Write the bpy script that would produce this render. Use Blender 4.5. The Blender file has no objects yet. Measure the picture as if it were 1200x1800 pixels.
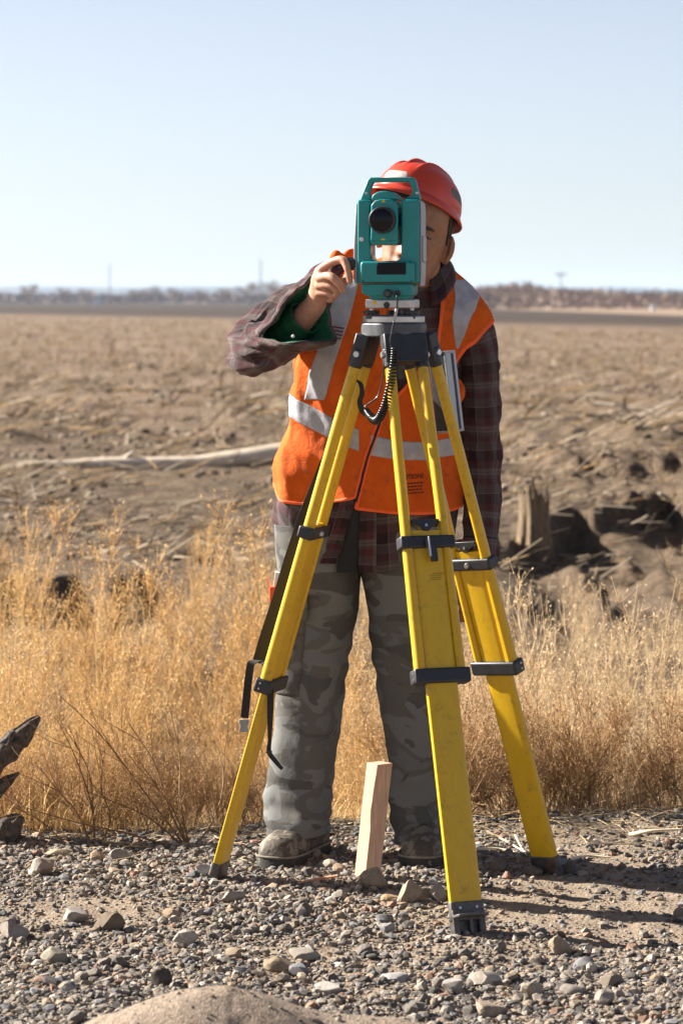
import bpy, bmesh, math, random
import numpy as np
from mathutils import Vector, Matrix, Euler

# ------------------------------------------------------------------ camera, sky, sun, exposure
SC = bpy.context.scene
COL = SC.collection
F = 5496.0            # focal length in pixels of the 1200 x 1800 photograph
CZ = 1.437            # eye height of the photographer
HY = 525.0            # horizon row

cam_d = bpy.data.cameras.new('camera')
cam_d.sensor_fit = 'VERTICAL'
cam_d.sensor_height = 36.0
cam_d.sensor_width = 24.0
cam_d.lens = 36.0 * F / 1800.0
cam_d.shift_y = -(900.0 - HY) / 1800.0
cam_d.clip_start = 0.1
cam_d.clip_end = 30000
cam_d.dof.use_dof = True
cam_d.dof.focus_distance = 7.6
cam_d.dof.aperture_fstop = 7.1
cam = bpy.data.objects.new('camera', cam_d)
cam.location = (0, 0, CZ)
cam.rotation_euler = (math.radians(90), 0, 0)
COL.objects.link(cam)
SC.camera = cam

SUN_EL = 30.0
SUN_AZ = (-math.cos(math.radians(22)), math.sin(math.radians(22)))   # towards the sun: left, a little behind the man
world = bpy.data.worlds.new('World')
SC.world = world
world.use_nodes = True
wn = world.node_tree
wn.nodes.clear()
w_out = wn.nodes.new('ShaderNodeOutputWorld')
w_bg = wn.nodes.new('ShaderNodeBackground')
w_sky = wn.nodes.new('ShaderNodeTexSky')
w_sky.sky_type = 'NISHITA'
w_sky.sun_disc = False
w_sky.sun_elevation = math.radians(SUN_EL)
w_sky.sun_rotation = math.atan2(SUN_AZ[0], SUN_AZ[1])
w_sky.altitude = 1500
w_sky.air_density = 0.7
w_sky.dust_density = 2.0
w_sky.ozone_density = 0.3
w_bg.inputs['Strength'].default_value = 0.050
w_hs = wn.nodes.new('ShaderNodeHueSaturation')      # pale winter air
w_hs.inputs['Saturation'].default_value = 0.62
w_hs.inputs['Value'].default_value = 0.79
w_hs.inputs['Hue'].default_value = 0.512
wn.links.new(w_sky.outputs[0], w_hs.inputs['Color'])
wn.links.new(w_hs.outputs[0], w_bg.inputs['Color'])
wn.links.new(w_bg.outputs[0], w_out.inputs['Surface'])

sun_d = bpy.data.lights.new('sun', 'SUN')
sun_d.energy = 5.0
sun_d.angle = math.radians(0.53)
sun_d.color = (1.0, 0.93, 0.82)
sun = bpy.data.objects.new('sun', sun_d)
el = math.radians(SUN_EL)
to_sun = Vector((SUN_AZ[0] * math.cos(el), SUN_AZ[1] * math.cos(el), math.sin(el)))
sun.rotation_euler = to_sun.to_track_quat('Z', 'Y').to_euler()
COL.objects.link(sun)

SC.view_settings.view_transform = 'Standard'
SC.view_settings.look = 'None'
SC.view_settings.gamma = 1.0
SC.view_settings.use_curve_mapping = False
SC.view_settings.exposure = 1.92
SC.cycles.use_denoising = True
SC.cycles.max_bounces = 6
SC.cycles.transparent_max_bounces = 12
SC.cycles.volume_bounces = 0

# ------------------------------------------------------------------ helpers
rng = np.random.default_rng(7)
R = math.radians

def P(px, py, Y):
    """the point of the place seen at photograph pixel (px, py) at distance Y"""
    return np.array([(px - 600.0) * Y / F, Y, CZ - (py - HY) * Y / F])

def smooth(a, b, x):
    t = np.clip((x - a) / (b - a), 0, 1)
    return t * t * (3 - 2 * t)

def _hash(i, j, k, s):
    n = (i * 374761393 + j * 668265263 + k * 2147483647 + s * 1274126177) & 0xFFFFFFFF
    n = ((n ^ (n >> 13)) * 1274126177) & 0xFFFFFFFF
    n = ((n ^ (n >> 16)) * 2246822519) & 0xFFFFFFFF
    return ((n ^ (n >> 15)) & 0xFFFF) / 65535.0 * 2 - 1

def noise3(p, seed=0):
    p = np.asarray(p, float)
    i = np.floor(p).astype(np.int64)
    f = p - i
    u = f * f * f * (f * (f * 6 - 15) + 10)
    out = 0
    for a in (0, 1):
        for b in (0, 1):
            for c in (0, 1):
                h = _hash(i[..., 0] + a, i[..., 1] + b, i[..., 2] + c, seed)
                w = (u[..., 0] if a else 1 - u[..., 0]) * (u[..., 1] if b else 1 - u[..., 1]) * (u[..., 2] if c else 1 - u[..., 2])
                out = out + h * w
    return out

def fbm(p, octv=4, seed=0):
    p = np.asarray(p, float)
    s, a, t = 0, 1.0, 0
    for o in range(octv):
        s = s + a * noise3(p * (2 ** o) + o * 13.7, seed + o)
        t += a
        a *= 0.5
    return s / t

def ridge(p, octv=3, seed=0, soft=0.004):
    p = np.asarray(p, float)
    s, a, t = 0, 1.0, 0
    for o in range(octv):
        s = s + a * (1 - np.sqrt(noise3(p * (2 ** o) + o * 7.3, seed + o) ** 2 + soft) * 2)
        t += a
        a *= 0.5
    return s / t

def link(o, parent=None):
    COL.objects.link(o)
    if parent is not None:
        o.parent = parent
        o.matrix_parent_inverse = Matrix.LocRotScale(parent.location, parent.rotation_euler, parent.scale).inverted() if parent.parent is None and parent.type == 'EMPTY' else Matrix.Identity(4)
    return o

def wlink(o, parent):
    """parent an object whose mesh is given in world coordinates"""
    COL.objects.link(o)
    if parent is None:
        return o
    o.parent = parent
    m = Matrix.Identity(4)
    q = parent
    chain = []
    while q is not None:
        chain.append(q)
        q = q.parent
    for q in reversed(chain):
        m = m @ q.matrix_parent_inverse @ Matrix.LocRotScale(q.location, q.rotation_euler, q.scale)
    o.matrix_parent_inverse = m.inverted()
    return o

def make_mesh(name, V, Fc, mat=None, smooth_deg=40, uv=None, col=None, mats=None, mi=None):
    me = bpy.data.meshes.new(name)
    V = np.asarray(V, dtype=np.float64)
    if isinstance(Fc, np.ndarray):
        nf, k = Fc.shape
        me.vertices.add(len(V))
        me.vertices.foreach_set('co', V.astype(np.float32).ravel())
        me.loops.add(nf * k)
        me.loops.foreach_set('vertex_index', Fc.astype(np.int32).ravel())
        me.polygons.add(nf)
        me.polygons.foreach_set('loop_start', np.arange(0, nf * k, k, dtype=np.int32))
        me.update(calc_edges=True)
    else:
        me.from_pydata([tuple(v) for v in V], [], [tuple(f) for f in Fc])
    for m in (mats or ([mat] if mat else [])):
        me.materials.append(m)
    if mi is not None:
        me.polygons.foreach_set('material_index', np.asarray(mi, dtype=np.int32))
    if smooth_deg and smooth_deg > 0:
        me.polygons.foreach_set('use_smooth', np.ones(len(me.polygons), dtype=bool))
        if smooth_deg < 180:
            me.set_sharp_from_angle(angle=R(smooth_deg))
    else:
        me.polygons.foreach_set('use_smooth', np.zeros(len(me.polygons), dtype=bool))
    if uv is not None:
        l = me.uv_layers.new(name='UVMap')
        idx = np.zeros(len(me.loops), dtype=np.int32)
        me.loops.foreach_get('vertex_index', idx)
        l.data.foreach_set('uv', np.asarray(uv, dtype=np.float32)[idx].ravel())
    if col is not None:
        a = me.color_attributes.new('tint', 'FLOAT_COLOR', 'POINT')
        c = np.ones((len(V), 4), dtype=np.float32)
        c[:, :3] = col
        a.data.foreach_set('color', c.ravel())
    me.update()
    return me

def obj(name, V, Fc, mat, parent=None, smooth_deg=40, uv=None, col=None, bevel=0, solid=0, seg=2):
    """one mesh object, coordinates of the place"""
    o = bpy.data.objects.new(name, make_mesh(name, V, Fc, mat, smooth_deg, uv, col))
    wlink(o, parent)
    if solid:
        m = o.modifiers.new('thick', 'SOLIDIFY')
        m.thickness = solid
        m.offset = -1
    if bevel:
        m = o.modifiers.new('bevel', 'BEVEL')
        m.width = bevel
        m.segments = seg
        m.limit_method = 'ANGLE'
        m.angle_limit = R(35)
        m.harden_normals = False
    return o

def at_base(o):
    """move the origin of a top-level mesh to the foot of its bounding box"""
    me = o.data
    n = len(me.vertices)
    v = np.zeros(n * 3, dtype=np.float32)
    me.vertices.foreach_get('co', v)
    v = v.reshape(-1, 3)
    c = np.array([(v[:, 0].min() + v[:, 0].max()) / 2, (v[:, 1].min() + v[:, 1].max()) / 2, v[:, 2].min()])
    me.vertices.foreach_set('co', (v - c).astype(np.float32).ravel())
    o.location = tuple(o.location[i] + c[i] for i in range(3))
    me.update()
    return o

def tag(o, label=None, cat=None, group=None, kind=None):
    if label: o['label'] = label
    if cat: o['category'] = cat
    if group: o['group'] = group
    if kind: o['kind'] = kind
    return o

def thing(name, loc, label, cat, group=None):
    o = bpy.data.objects.new(name, None)
    o.location = tuple(loc)
    o.empty_display_size = 0.1
    COL.objects.link(o)
    return tag(o, label, cat, group)

class MB:
    """collects shapes into one mesh"""
    def __init__(s):
        s.V, s.F, s.n = [], [], 0
    def add(s, V, Fc):
        V = np.asarray(V, float)
        s.V.append(V)
        s.F += [tuple(int(i) + s.n for i in f) for f in Fc]
        s.n += len(V)
        return s
    def box(s, c, h, rot=None):
        c = np.asarray(c, float)
        V = np.array([[x, y, z] for x in (-1, 1) for y in (-1, 1) for z in (-1, 1)], float) * np.asarray(h, float)
        if rot is not None:
            V = V @ np.asarray(rot, float).T
        return s.add(V + c, [(0, 1, 3, 2), (4, 6, 7, 5), (0, 4, 5, 1), (2, 3, 7, 6), (0, 2, 6, 4), (1, 5, 7, 3)])
    def tube(s, path, rad, n=10, cap=True, prof=None, up=None):
        V, Fc = tube(path, rad, n, cap, prof, up)
        return s.add(V, Fc)
    def cyl(s, p0, p1, r0, r1=None, n=24):
        return s.tube([p0, p1], [r0, r0 if r1 is None else r1], n)
    def prism(s, poly, d, o, ux, uy, un):
        """2-D outline POLY (ccw seen against un) extruded from depth d[0] to d[1] along un"""
        o, ux, uy, un = (np.asarray(q, float) for q in (o, ux, uy, un))
        n = len(poly)
        A = np.array([o + ux * x + uy * y + un * d[0] for x, y in poly])
        B = np.array([o + ux * x + uy * y + un * d[1] for x, y in poly])
        Fc = [tuple(range(n)), tuple(range(2 * n - 1, n - 1, -1))] + [((i + 1) % n, i, n + i, n + (i + 1) % n) for i in range(n)]
        return s.add(np.vstack([A, B]), Fc)
    def obj(s, name, mat, parent=None, smooth_deg=40, bevel=0, seg=2):
        return obj(name, np.vstack(s.V), s.F, mat, parent, smooth_deg, bevel=bevel, seg=seg)

def frames(path, up=None):
    path = np.asarray(path, float)
    T = np.gradient(path, axis=0)
    T /= np.linalg.norm(T, axis=1)[:, None] + 1e-12
    u = np.array([0, 0, 1.0]) if up is None else np.asarray(up, float)
    if abs(np.dot(u, T[0])) > 0.95:
        u = np.array([1.0, 0, 0])
    a = u - T[0] * np.dot(u, T[0])
    a /= np.linalg.norm(a)
    A = [a]
    for i in range(1, len(path)):
        a = A[-1] - T[i] * np.dot(A[-1], T[i])
        a /= np.linalg.norm(a) + 1e-12
        A.append(a)
    A = np.array(A)
    B = np.cross(T, A)
    return T, A, B

def tube(path, rad, n=10, cap=True, prof=None, up=None):
    path = np.asarray(path, float)
    k = len(path)
    rad = np.asarray(rad, float)
    if rad.ndim == 0:
        rad = np.full(k, float(rad))
    if rad.ndim == 1:
        rad = np.stack([rad, rad], 1)
    T, A, B = frames(path, up)
    th = np.linspace(0, 2 * np.pi, n, endpoint=False)
    C = np.stack([np.cos(th), np.sin(th)], 1) if prof is None else np.asarray(prof, float)
    n = len(C)
    V = path[:, None, :] + A[:, None, :] * (C[None, :, 0:1] * rad[:, None, 0:1]) + B[:, None, :] * (C[None, :, 1:2] * rad[:, None, 1:2])
    V = V.reshape(-1, 3)
    Fc = [(i * n + j, i * n + (j + 1) % n, (i + 1) * n + (j + 1) % n, (i + 1) * n + j) for i in range(k - 1) for j in range(n)]
    if cap:
        Fc += [tuple(range(n - 1, -1, -1)), tuple(range((k - 1) * n, k * n))]
    return V, Fc

def spline(pts, m):
    """Catmull-Rom through rows of pts, m samples"""
    pts = np.asarray(pts, float)
    k = len(pts)
    q = np.vstack([2 * pts[:1] - pts[1:2], pts, 2 * pts[-1:] - pts[-2:-1]])
    t = np.linspace(0, k - 1 - 1e-9, m)
    i = np.floor(t).astype(int)
    f = (t - i)[:, None]
    p0, p1, p2, p3 = q[i], q[i + 1], q[i + 2], q[i + 3]
    return 0.5 * (2 * p1 + (p2 - p0) * f + (2 * p0 - 5 * p1 + 4 * p2 - p3) * f ** 2 + (3 * p1 - p0 - 3 * p2 + p3) * f ** 3)

def grid_faces(nv, nu, closed):
    i = np.arange(nv - 1)[:, None]
    j = np.arange(nu if closed else nu - 1)[None, :]
    j2 = (j + 1) % nu
    return np.stack([i * nu + j, i * nu + j2, (i + 1) * nu + j2, (i + 1) * nu + j], -1).reshape(-1, 4)

def grid_normals(G, closed):
    du = (np.roll(G, -1, 1) - np.roll(G, 1, 1)) if closed else np.gradient(G, axis=1)
    dv = np.gradient(G, axis=0)
    N = np.cross(du, dv)
    return N / (np.linalg.norm(N, axis=2)[..., None] + 1e-12)

def grid_uv(G, closed):
    nv, nu, _ = G.shape
    dv = np.linalg.norm(np.diff(G, axis=0), axis=2).mean(1)
    v = np.concatenate([[0], np.cumsum(dv)])
    du = np.linalg.norm(np.diff(G, axis=1), axis=2).mean(0)
    u = np.concatenate([[0], np.cumsum(du)])
    return np.stack(np.broadcast_arrays(u[None, :], v[:, None]), -1).reshape(-1, 2)

def cloth(name, G, closed, mat, parent, solid=0.0, uv=None, flip=False, smooth_deg=180):
    nv, nu, _ = G.shape
    Fc = grid_faces(nv, nu, closed)
    if flip:
        Fc = Fc[:, ::-1]
    return obj(name, G.reshape(-1, 3), np.ascontiguousarray(Fc), mat, parent, smooth_deg, uv=grid_uv(G, closed) if uv is None else uv, solid=solid)

# ------------------------------------------------------------------ materials
def new_mat(name):
    m = bpy.data.materials.new(name)
    m.use_nodes = True
    nt = m.node_tree
    b = nt.nodes['Principled BSDF']
    return m, nt, b

class N:
    """short node writer"""
    def __init__(s, nt):
        s.t = nt
    def __call__(s, typ, ins=None, **props):
        n = s.t.nodes.new('ShaderNode' + typ)
        for k, v in props.items():
            setattr(n, k, v)
        for k, v in (ins or {}).items():
            i = n.inputs[k]
            if isinstance(v, bpy.types.NodeSocket):
                s.t.links.new(v, i)
            else:
                i.default_value = v
        return n
    def math(s, op, a, b=None, c=None, clamp=False):
        n = s.t.nodes.new('ShaderNodeMath')
        n.operation = op
        n.use_clamp = clamp
        for k, v in enumerate((a, b, c)):
            if v is None: continue
            if isinstance(v, bpy.types.NodeSocket): s.t.links.new(v, n.inputs[k])
            else: n.inputs[k].default_value = v
        return n.outputs[0]
    def mix(s, fac, a, b, blend='MIX'):
        n = s.t.nodes.new('ShaderNodeMix')
        n.data_type = 'RGBA'
        n.blend_type = blend
        for k, v in ((0, fac), (6, a), (7, b)):
            if isinstance(v, bpy.types.NodeSocket): s.t.links.new(v, n.inputs[k])
            else: n.inputs[k].default_value = v if k == 0 else (*v, 1)
        return n.outputs[2]
    def ramp(s, fac, stops, interp='LINEAR'):
        n = s.t.nodes.new('ShaderNodeValToRGB')
        n.color_ramp.interpolation = interp
        e = n.color_ramp.elements
        while len(e) < len(stops):
            e.new(0.5)
        for q, (p, c) in zip(e, stops):
            q.position = p
            q.color = (*c, 1) if len(c) == 3 else c
        s.t.links.new(fac, n.inputs[0])
        return n.outputs[0]
    def noise(s, vec, scale, detail=4, rough=0.55, dist=0.0):
        return s('TexNoise', {'Vector': vec, 'Scale': scale, 'Detail': detail, 'Roughness': rough, 'Distortion': dist}).outputs[0]
    def bump(s, h, strength, dist):
        return s('Bump', {'Height': h, 'Strength': strength, 'Distance': dist}).outputs[0]

def simple_mat(name, color, rough=0.5, metal=0.0, var=0.15, vscale=30, bump=0.1, bscale=200, bdist=0.001, coat=0.0, wear=None, spec=0.5):
    m, nt, b = new_mat(name)
    n = N(nt)
    tc = n('TexCoord').outputs['Object']
    f = n.noise(tc, vscale, 5, 0.6)
    lo = tuple(c * (1 - var) for c in color)
    hi = tuple(min(1, c * (1 + var)) for c in color)
    c = n.ramp(f, [(0.3, lo), (0.7, hi)])
    if wear:
        wm = n.ramp(n.noise(tc, wear[1], 6, 0.7), [(wear[2], (0, 0, 0)), (wear[2] + 0.06, (1, 1, 1))])
        c = n.mix(wm, c, wear[0])
    nt.links.new(c, b.inputs['Base Color'])
    rr = n.math('MULTIPLY_ADD', f, 0.25, rough - 0.125)
    nt.links.new(rr, b.inputs['Roughness'])
    b.inputs['Metallic'].default_value = metal
    b.inputs['Specular IOR Level'].default_value = spec
    b.inputs['Coat Weight'].default_value = coat
    if bump:
        nt.links.new(n.bump(n.noise(tc, bscale, 3), bump, bdist), b.inputs['Normal'])
    return m

def tint_mat(name, rough=0.85, var=0.25, vscale=60, bump=0.3, bscale=300, bdist=0.001, transl=0.0, spec=0.3):
    """colour carried by the pieces themselves (each stone, each stalk its own)"""
    m, nt, b = new_mat(name)
    n = N(nt)
    a = n('Attribute', attribute_name='tint').outputs['Color']
    tc = n('TexCoord').outputs['Object']
    f = n.noise(tc, vscale, 5, 0.65)
    k = n.ramp(f, [(0.25, (1 - var,) * 3), (0.75, (1 + var,) * 3)])
    c = n.mix(1.0, a, k, 'MULTIPLY')
    nt.links.new(c, b.inputs['Base Color'])
    b.inputs['Roughness'].default_value = rough
    b.inputs['Specular IOR Level'].default_value = spec
    if bump:
        nt.links.new(n.bump(n.noise(tc, bscale, 4, 0.7), bump, bdist), b.inputs['Normal'])
    if transl:
        tr = n('BsdfTranslucent', {'Color': c})
        mx = n('MixShader', {0: transl, 1: b.outputs[0], 2: tr.outputs[0]})
        nt.links.new(mx.outputs[0], nt.nodes['Material Output'].inputs['Surface'])
    return m

# ------------------------------------------------------------------ ground
def crest(x):
    return 8.36 + 0.30 * smooth(0.15, 0.75, x) + 0.05 * np.sin(x * 5.1 + 1)

def gz(x, y):
    x = np.asarray(x, float); y = np.asarray(y, float)
    x, y = np.broadcast_arrays(x, y)
    o = np.zeros_like(x)
    near = 1 - smooth(9, 14, y)
    z = near * (0.020 * fbm(np.stack([x * 1.6, y * 1.6, o], -1), 3, 3) + 0.008 * fbm(np.stack([x * 11, y * 11, o], -1), 3, 5))
    # wheel-worn strip: fewer stones, flatter, and the shoulder a little higher
    c = crest(x)
    z = z + 0.018 * smooth(c - 0.45, c - 0.1, y) * (1 - smooth(c, c + 0.3, y))
    ditch = smooth(0, 1.3, y - c) * (1 - smooth(11.2, 15.5 + 0.8 * noise3(np.stack([x * 0.9, o, o], -1), 4), y))
    z = z - 0.42 * ditch * (1 + 0.25 * noise3(np.stack([x * 1.4, y * 1.1, o], -1), 8))
    mid = smooth(12, 16, y) * (1 - smooth(70, 160, y))
    z = z + mid * (0.075 * fbm(np.stack([x * 0.55, y * 0.40, o], -1), 4, 11) + 0.045 * fbm(np.stack([x * 3.5, y * 2.2, o], -1), 3, 17))
    mound = np.exp(-((x - 2.9) / 1.5) ** 2 - ((y - 26) / 5.5) ** 2)
    z = z + mound * (0.16 + 0.20 * ridge(np.stack([x * 1.5, y * 0.7, o], -1), 4, 21)) + 0.10 * smooth(0.9, 1.4, x) * smooth(14.5, 16, y) * (1 - smooth(22, 27, y)) * ridge(np.stack([x * 2.6, y * 1.1, o], -1), 4, 25)
    # eroded banks: steep broken faces turned to the road
    yb = 18.5 + 2.5 * smooth(1.0, 1.55, x) - 1.4 * smooth(2.3, 2.9, x) + 0.5 * noise3(np.stack([x * 3.1, o, o], -1), 51) + 0.22 * noise3(np.stack([x * 9, o, o], -1), 52)
    drop = smooth(0.75, 1.25, x) * (1 - smooth(-0.10, 0.06, y - yb)) * smooth(13.5, 15.5, y)
    z = z - drop * (0.25 + 0.10 * noise3(np.stack([x * 2.2, y * 1.5, o], -1), 53))
    yc = 16.6 + 0.4 * noise3(np.stack([x * 2.7, o, o], -1), 54) + 0.15 * noise3(np.stack([x * 10, o, o], -1), 55)
    drop = smooth(-0.45, -1.15, x) * (1 - smooth(-0.30, 0.06, y - yc)) * smooth(13.5, 15.0, y)
    z = z - drop * 0.26
    yd = 23.4 + 0.8 * noise3(np.stack([x * 1.9, o, o], -1), 56) + 0.25 * noise3(np.stack([x * 8, o, o], -1), 57)
    z = z + 0.09 * smooth(1.3, 1.9, x) * smooth(-0.08, 0.08, y - yd) * (1 - smooth(26, 33, y))
    ye = 30.5 + 0.9 * noise3(np.stack([x * 1.1, o, o], -1), 58) + 0.3 * noise3(np.stack([x * 6, o, o], -1), 59)
    z = z + 0.10 * smooth(-0.06, 0.10, y - ye) * (1 - smooth(33, 42, y)) * smooth(-0.2, 0.35, noise3(np.stack([x * 0.9, o, o], -1), 60))
    return z

def axis(lo, dense0, dense1, hi, step, grow):
    a = list(np.arange(dense0, dense1, step))
    s = step
    q = a[-1]
    while q < hi:
        s *= grow
        q += s
        a.append(min(q, hi))
    s = step
    q = a[0]
    while q > lo:
        s *= grow
        q -= s
        a.insert(0, max(q, lo))
    return np.array(a)

xs = np.concatenate([axis(-3500, -1.25, 1.0, 1.2, 0.0125, 1.10)[:-4], axis(1.25, 1.25, 3.2, 3500, 0.03, 1.10)])
xs = np.unique(np.round(xs, 6))
ys = np.concatenate([axis(-20, 5.6, 8.8, 14, 0.0125, 1.06)[:-1], np.arange(14, 24.5, 0.045), np.arange(24.5, 34, 0.09), axis(34, 34, 36, 6500, 0.3, 1.09)[1:]])
gx, gy = np.meshgrid(xs, ys)
G = np.stack([gx, gy, gz(gx, gy)], -1)

def ground_material():
    m, nt, b = new_mat('ground_soil')
    n = N(nt)
    pos = n('NewGeometry').outputs['Position']
    sx = n('SeparateXYZ', {0: pos})
    X, Y = sx.outputs[0], sx.outputs[1]
    fine = n.noise(pos, 160, 6, 0.7)
    mid = n.noise(pos, 9, 5, 0.6)
    big = n.noise(pos, 0.7, 4, 0.6)
    # gravel shoulder: sandy dirt packed with grit
    vor = n('TexVoronoi', {'Vector': pos, 'Scale': 120.0, 'Randomness': 1.0})
    grit = n.ramp(vor.outputs['Color'], [(0.0, (0.09, 0.078, 0.068)), (0.45, (0.205, 0.165, 0.125)), (0.8, (0.25, 0.20, 0.15)), (1.0, (0.34, 0.31, 0.28))])
    dirt = n.ramp(mid, [(0.3, (0.17, 0.128, 0.092)), (0.7, (0.27, 0.208, 0.152))])
    near = n.mix(n.math('MULTIPLY', fine, 0.75), dirt, grit)
    # ditch and rough ground: brown soil and straw litter
    lit = n.ramp(n.noise(pos, 22, 6, 0.75), [(0.36, (0.040, 0.027, 0.018)), (0.54, (0.125, 0.086, 0.054)), (0.7, (0.27, 0.195, 0.12))])
    # field: pale tilled soil and stubble in stretched blotches
    st = n('Mapping', {'Vector': pos, 'Scale': (0.35, 0.12, 1.0)}).outputs[0]
    fl = n.ramp(n.noise(st, 1.6, 6, 0.7), [(0.3, (0.112, 0.074, 0.050)), (0.5, (0.172, 0.121, 0.083)), (0.72, (0.240, 0.176, 0.124))])
    gr = n.ramp(n.noise(pos, 3.0, 8, 0.72), [(0.36, (0.065, 0.045, 0.031)), (0.5, (0.135, 0.099, 0.070)), (0.66, (0.20, 0.152, 0.112))])
    c = n.mix(n.ramp(n.math('MULTIPLY_ADD', Y, 0.05, -0.425), [(0.0, (0, 0, 0)), (0.05, (1, 1, 1))]), near, lit)
    c = n.mix(n.math('MULTIPLY', n.math('SUBTRACT', Y, 13.5), 0.4, clamp=True), c, n.mix(n.math('MULTIPLY', big, 0.8), lit, gr))
    c = n.mix(n.math('MULTIPLY', n.math('SUBTRACT', n.math('MULTIPLY_ADD', big, 14, Y), 36), 0.10, clamp=True), c, fl)
    # freshly ploughed dark strip, then pale grass to the far edge
    wob = n.math('MULTIPLY_ADD', n.noise(pos, 0.05, 3), 20, -10)
    d1 = n.math('ADD', n.math('ADD', Y, n.math('MULTIPLY', X, 2.76)), wob)
    c = n.mix(n.math('MULTIPLY', n.math('SUBTRACT', d1, 180), 0.02, clamp=True), c, (0.042, 0.027, 0.019))
    d2 = n.math('ADD', Y, n.math('MULTIPLY', X, 21.4))
    c = n.mix(n.math('MULTIPLY', n.math('SUBTRACT', d2, 860), 0.03, clamp=True), c, (0.23, 0.165, 0.115))
    nt.links.new(c, b.inputs['Base Color'])
    b.inputs['Roughness'].default_value = 0.95
    b.inputs['Specular IOR Level'].default_value = 0.15
    h = n.math('ADD', n.math('MULTIPLY', fine, 0.5), n.math('MULTIPLY', vor.outputs['Distance'], 0.6))
    far = n.math('MULTIPLY', n.math('SUBTRACT', Y, 12.0), 0.3, clamp=True)
    h2 = n.math('MULTIPLY', n.math('MULTIPLY', n.noise(pos, 7.0, 8, 0.75), 14.0), far)
    nt.links.new(n.bump(n.math('ADD', h, h2), 0.8, 0.006), b.inputs['Normal'])
    return m

M_GROUND = ground_material()
ground = obj('ground', G.reshape(-1, 3), np.ascontiguousarray(grid_faces(len(ys), len(xs), False)), M_GROUND, smooth_deg=180)
tag(ground, kind='structure')

# heap of sand in front
def mound_mesh():
    n = 220
    a = np.linspace(-0.75, 0.75, n)
    b_ = np.linspace(-0.5, 0.5, 160)
    x, y = np.meshgrid(a, b_)
    h = 0.215 * np.exp(-((x + 0.05) / 0.34) ** 2 * (1 + 0.5 * (x > 0)) - (y / 0.22) ** 2)
    h += 0.125 * np.exp(-((x - 0.36) / 0.22) ** 2 - (y / 0.2) ** 2)
    h += 0.008 * fbm(np.stack([x * 7, y * 7, 0 * x], -1), 3, 2) + 0.003 * fbm(np.stack([x * 34, y * 34, 0 * x], -1), 3, 5) - 0.02
    g = np.stack([x - 0.20, y + 5.62, h], -1)
    return g
gm = mound_mesh()
M_SAND = simple_mat('heaped_sandy_soil', (0.235, 0.185, 0.145), 0.95, var=0.45, vscale=120, bump=0.8, bscale=260, bdist=0.006, spec=0.1)
o = obj('dirt_mound', gm.reshape(-1, 3), np.ascontiguousarray(grid_faces(160, 220, False)), M_SAND, smooth_deg=180)
tag(o, kind='structure')

# ------------------------------------------------------------------ far things: hills, trees, poles
def hill_range(name, y0, depth, top, seed, m, tilt=0.0):
    x = np.linspace(-2600, 2600, 420)
    v = np.linspace(0, 1, 14)
    xx, vv = np.meshgrid(x, v)
    hh = top * (0.72 + 0.34 * fbm(np.stack([xx / 520, 0 * xx, 0 * xx], -1), 4, seed) + tilt * xx / 2600)
    hh = hh * np.sin(np.clip(vv * 1.12, 0, 1) * np.pi * 0.5) + 1.6 * fbm(np.stack([xx / 60, vv * 6, 0 * xx], -1), 4, seed + 9) * vv
    g = np.stack([xx, y0 + depth * vv, hh - 1.0], -1)
    return tag(obj(name, g.reshape(-1, 3), np.ascontiguousarray(grid_faces(14, 420, False)), m, smooth_deg=180), kind='structure')

def hill_material():
    m, nt, b = new_mat('scrub_covered_hill')
    n = N(nt)
    pos = n('NewGeometry').outputs['Position']
    st = n('Mapping', {'Vector': pos, 'Scale': (0.6, 1.0, 2.5)}).outputs[0]
    c = n.ramp(n.noise(st, 0.018, 5, 0.65), [(0.42, (0.012, 0.022, 0.040)), (0.52, (0.06, 0.06, 0.065)), (0.6, (0.20, 0.165, 0.14))])
    nt.links.new(c, b.inputs['Base Color'])
    b.inputs['Roughness'].default_value = 1.0
    b.inputs['Specular IOR Level'].default_value = 0.0
    return m
M_HILL = hill_material()
hill_range('hills', 4300, 900, 29.0, 31, M_HILL)

M_TWIG = tint_mat('bare_twigs', 0.95, var=0.3, vscale=0.8, bump=0)
M_BARK = simple_mat('bark', (0.16, 0.125, 0.10), 0.95, var=0.35, vscale=20, bump=0.8, bscale=60, bdist=0.01, spec=0.1)

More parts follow.
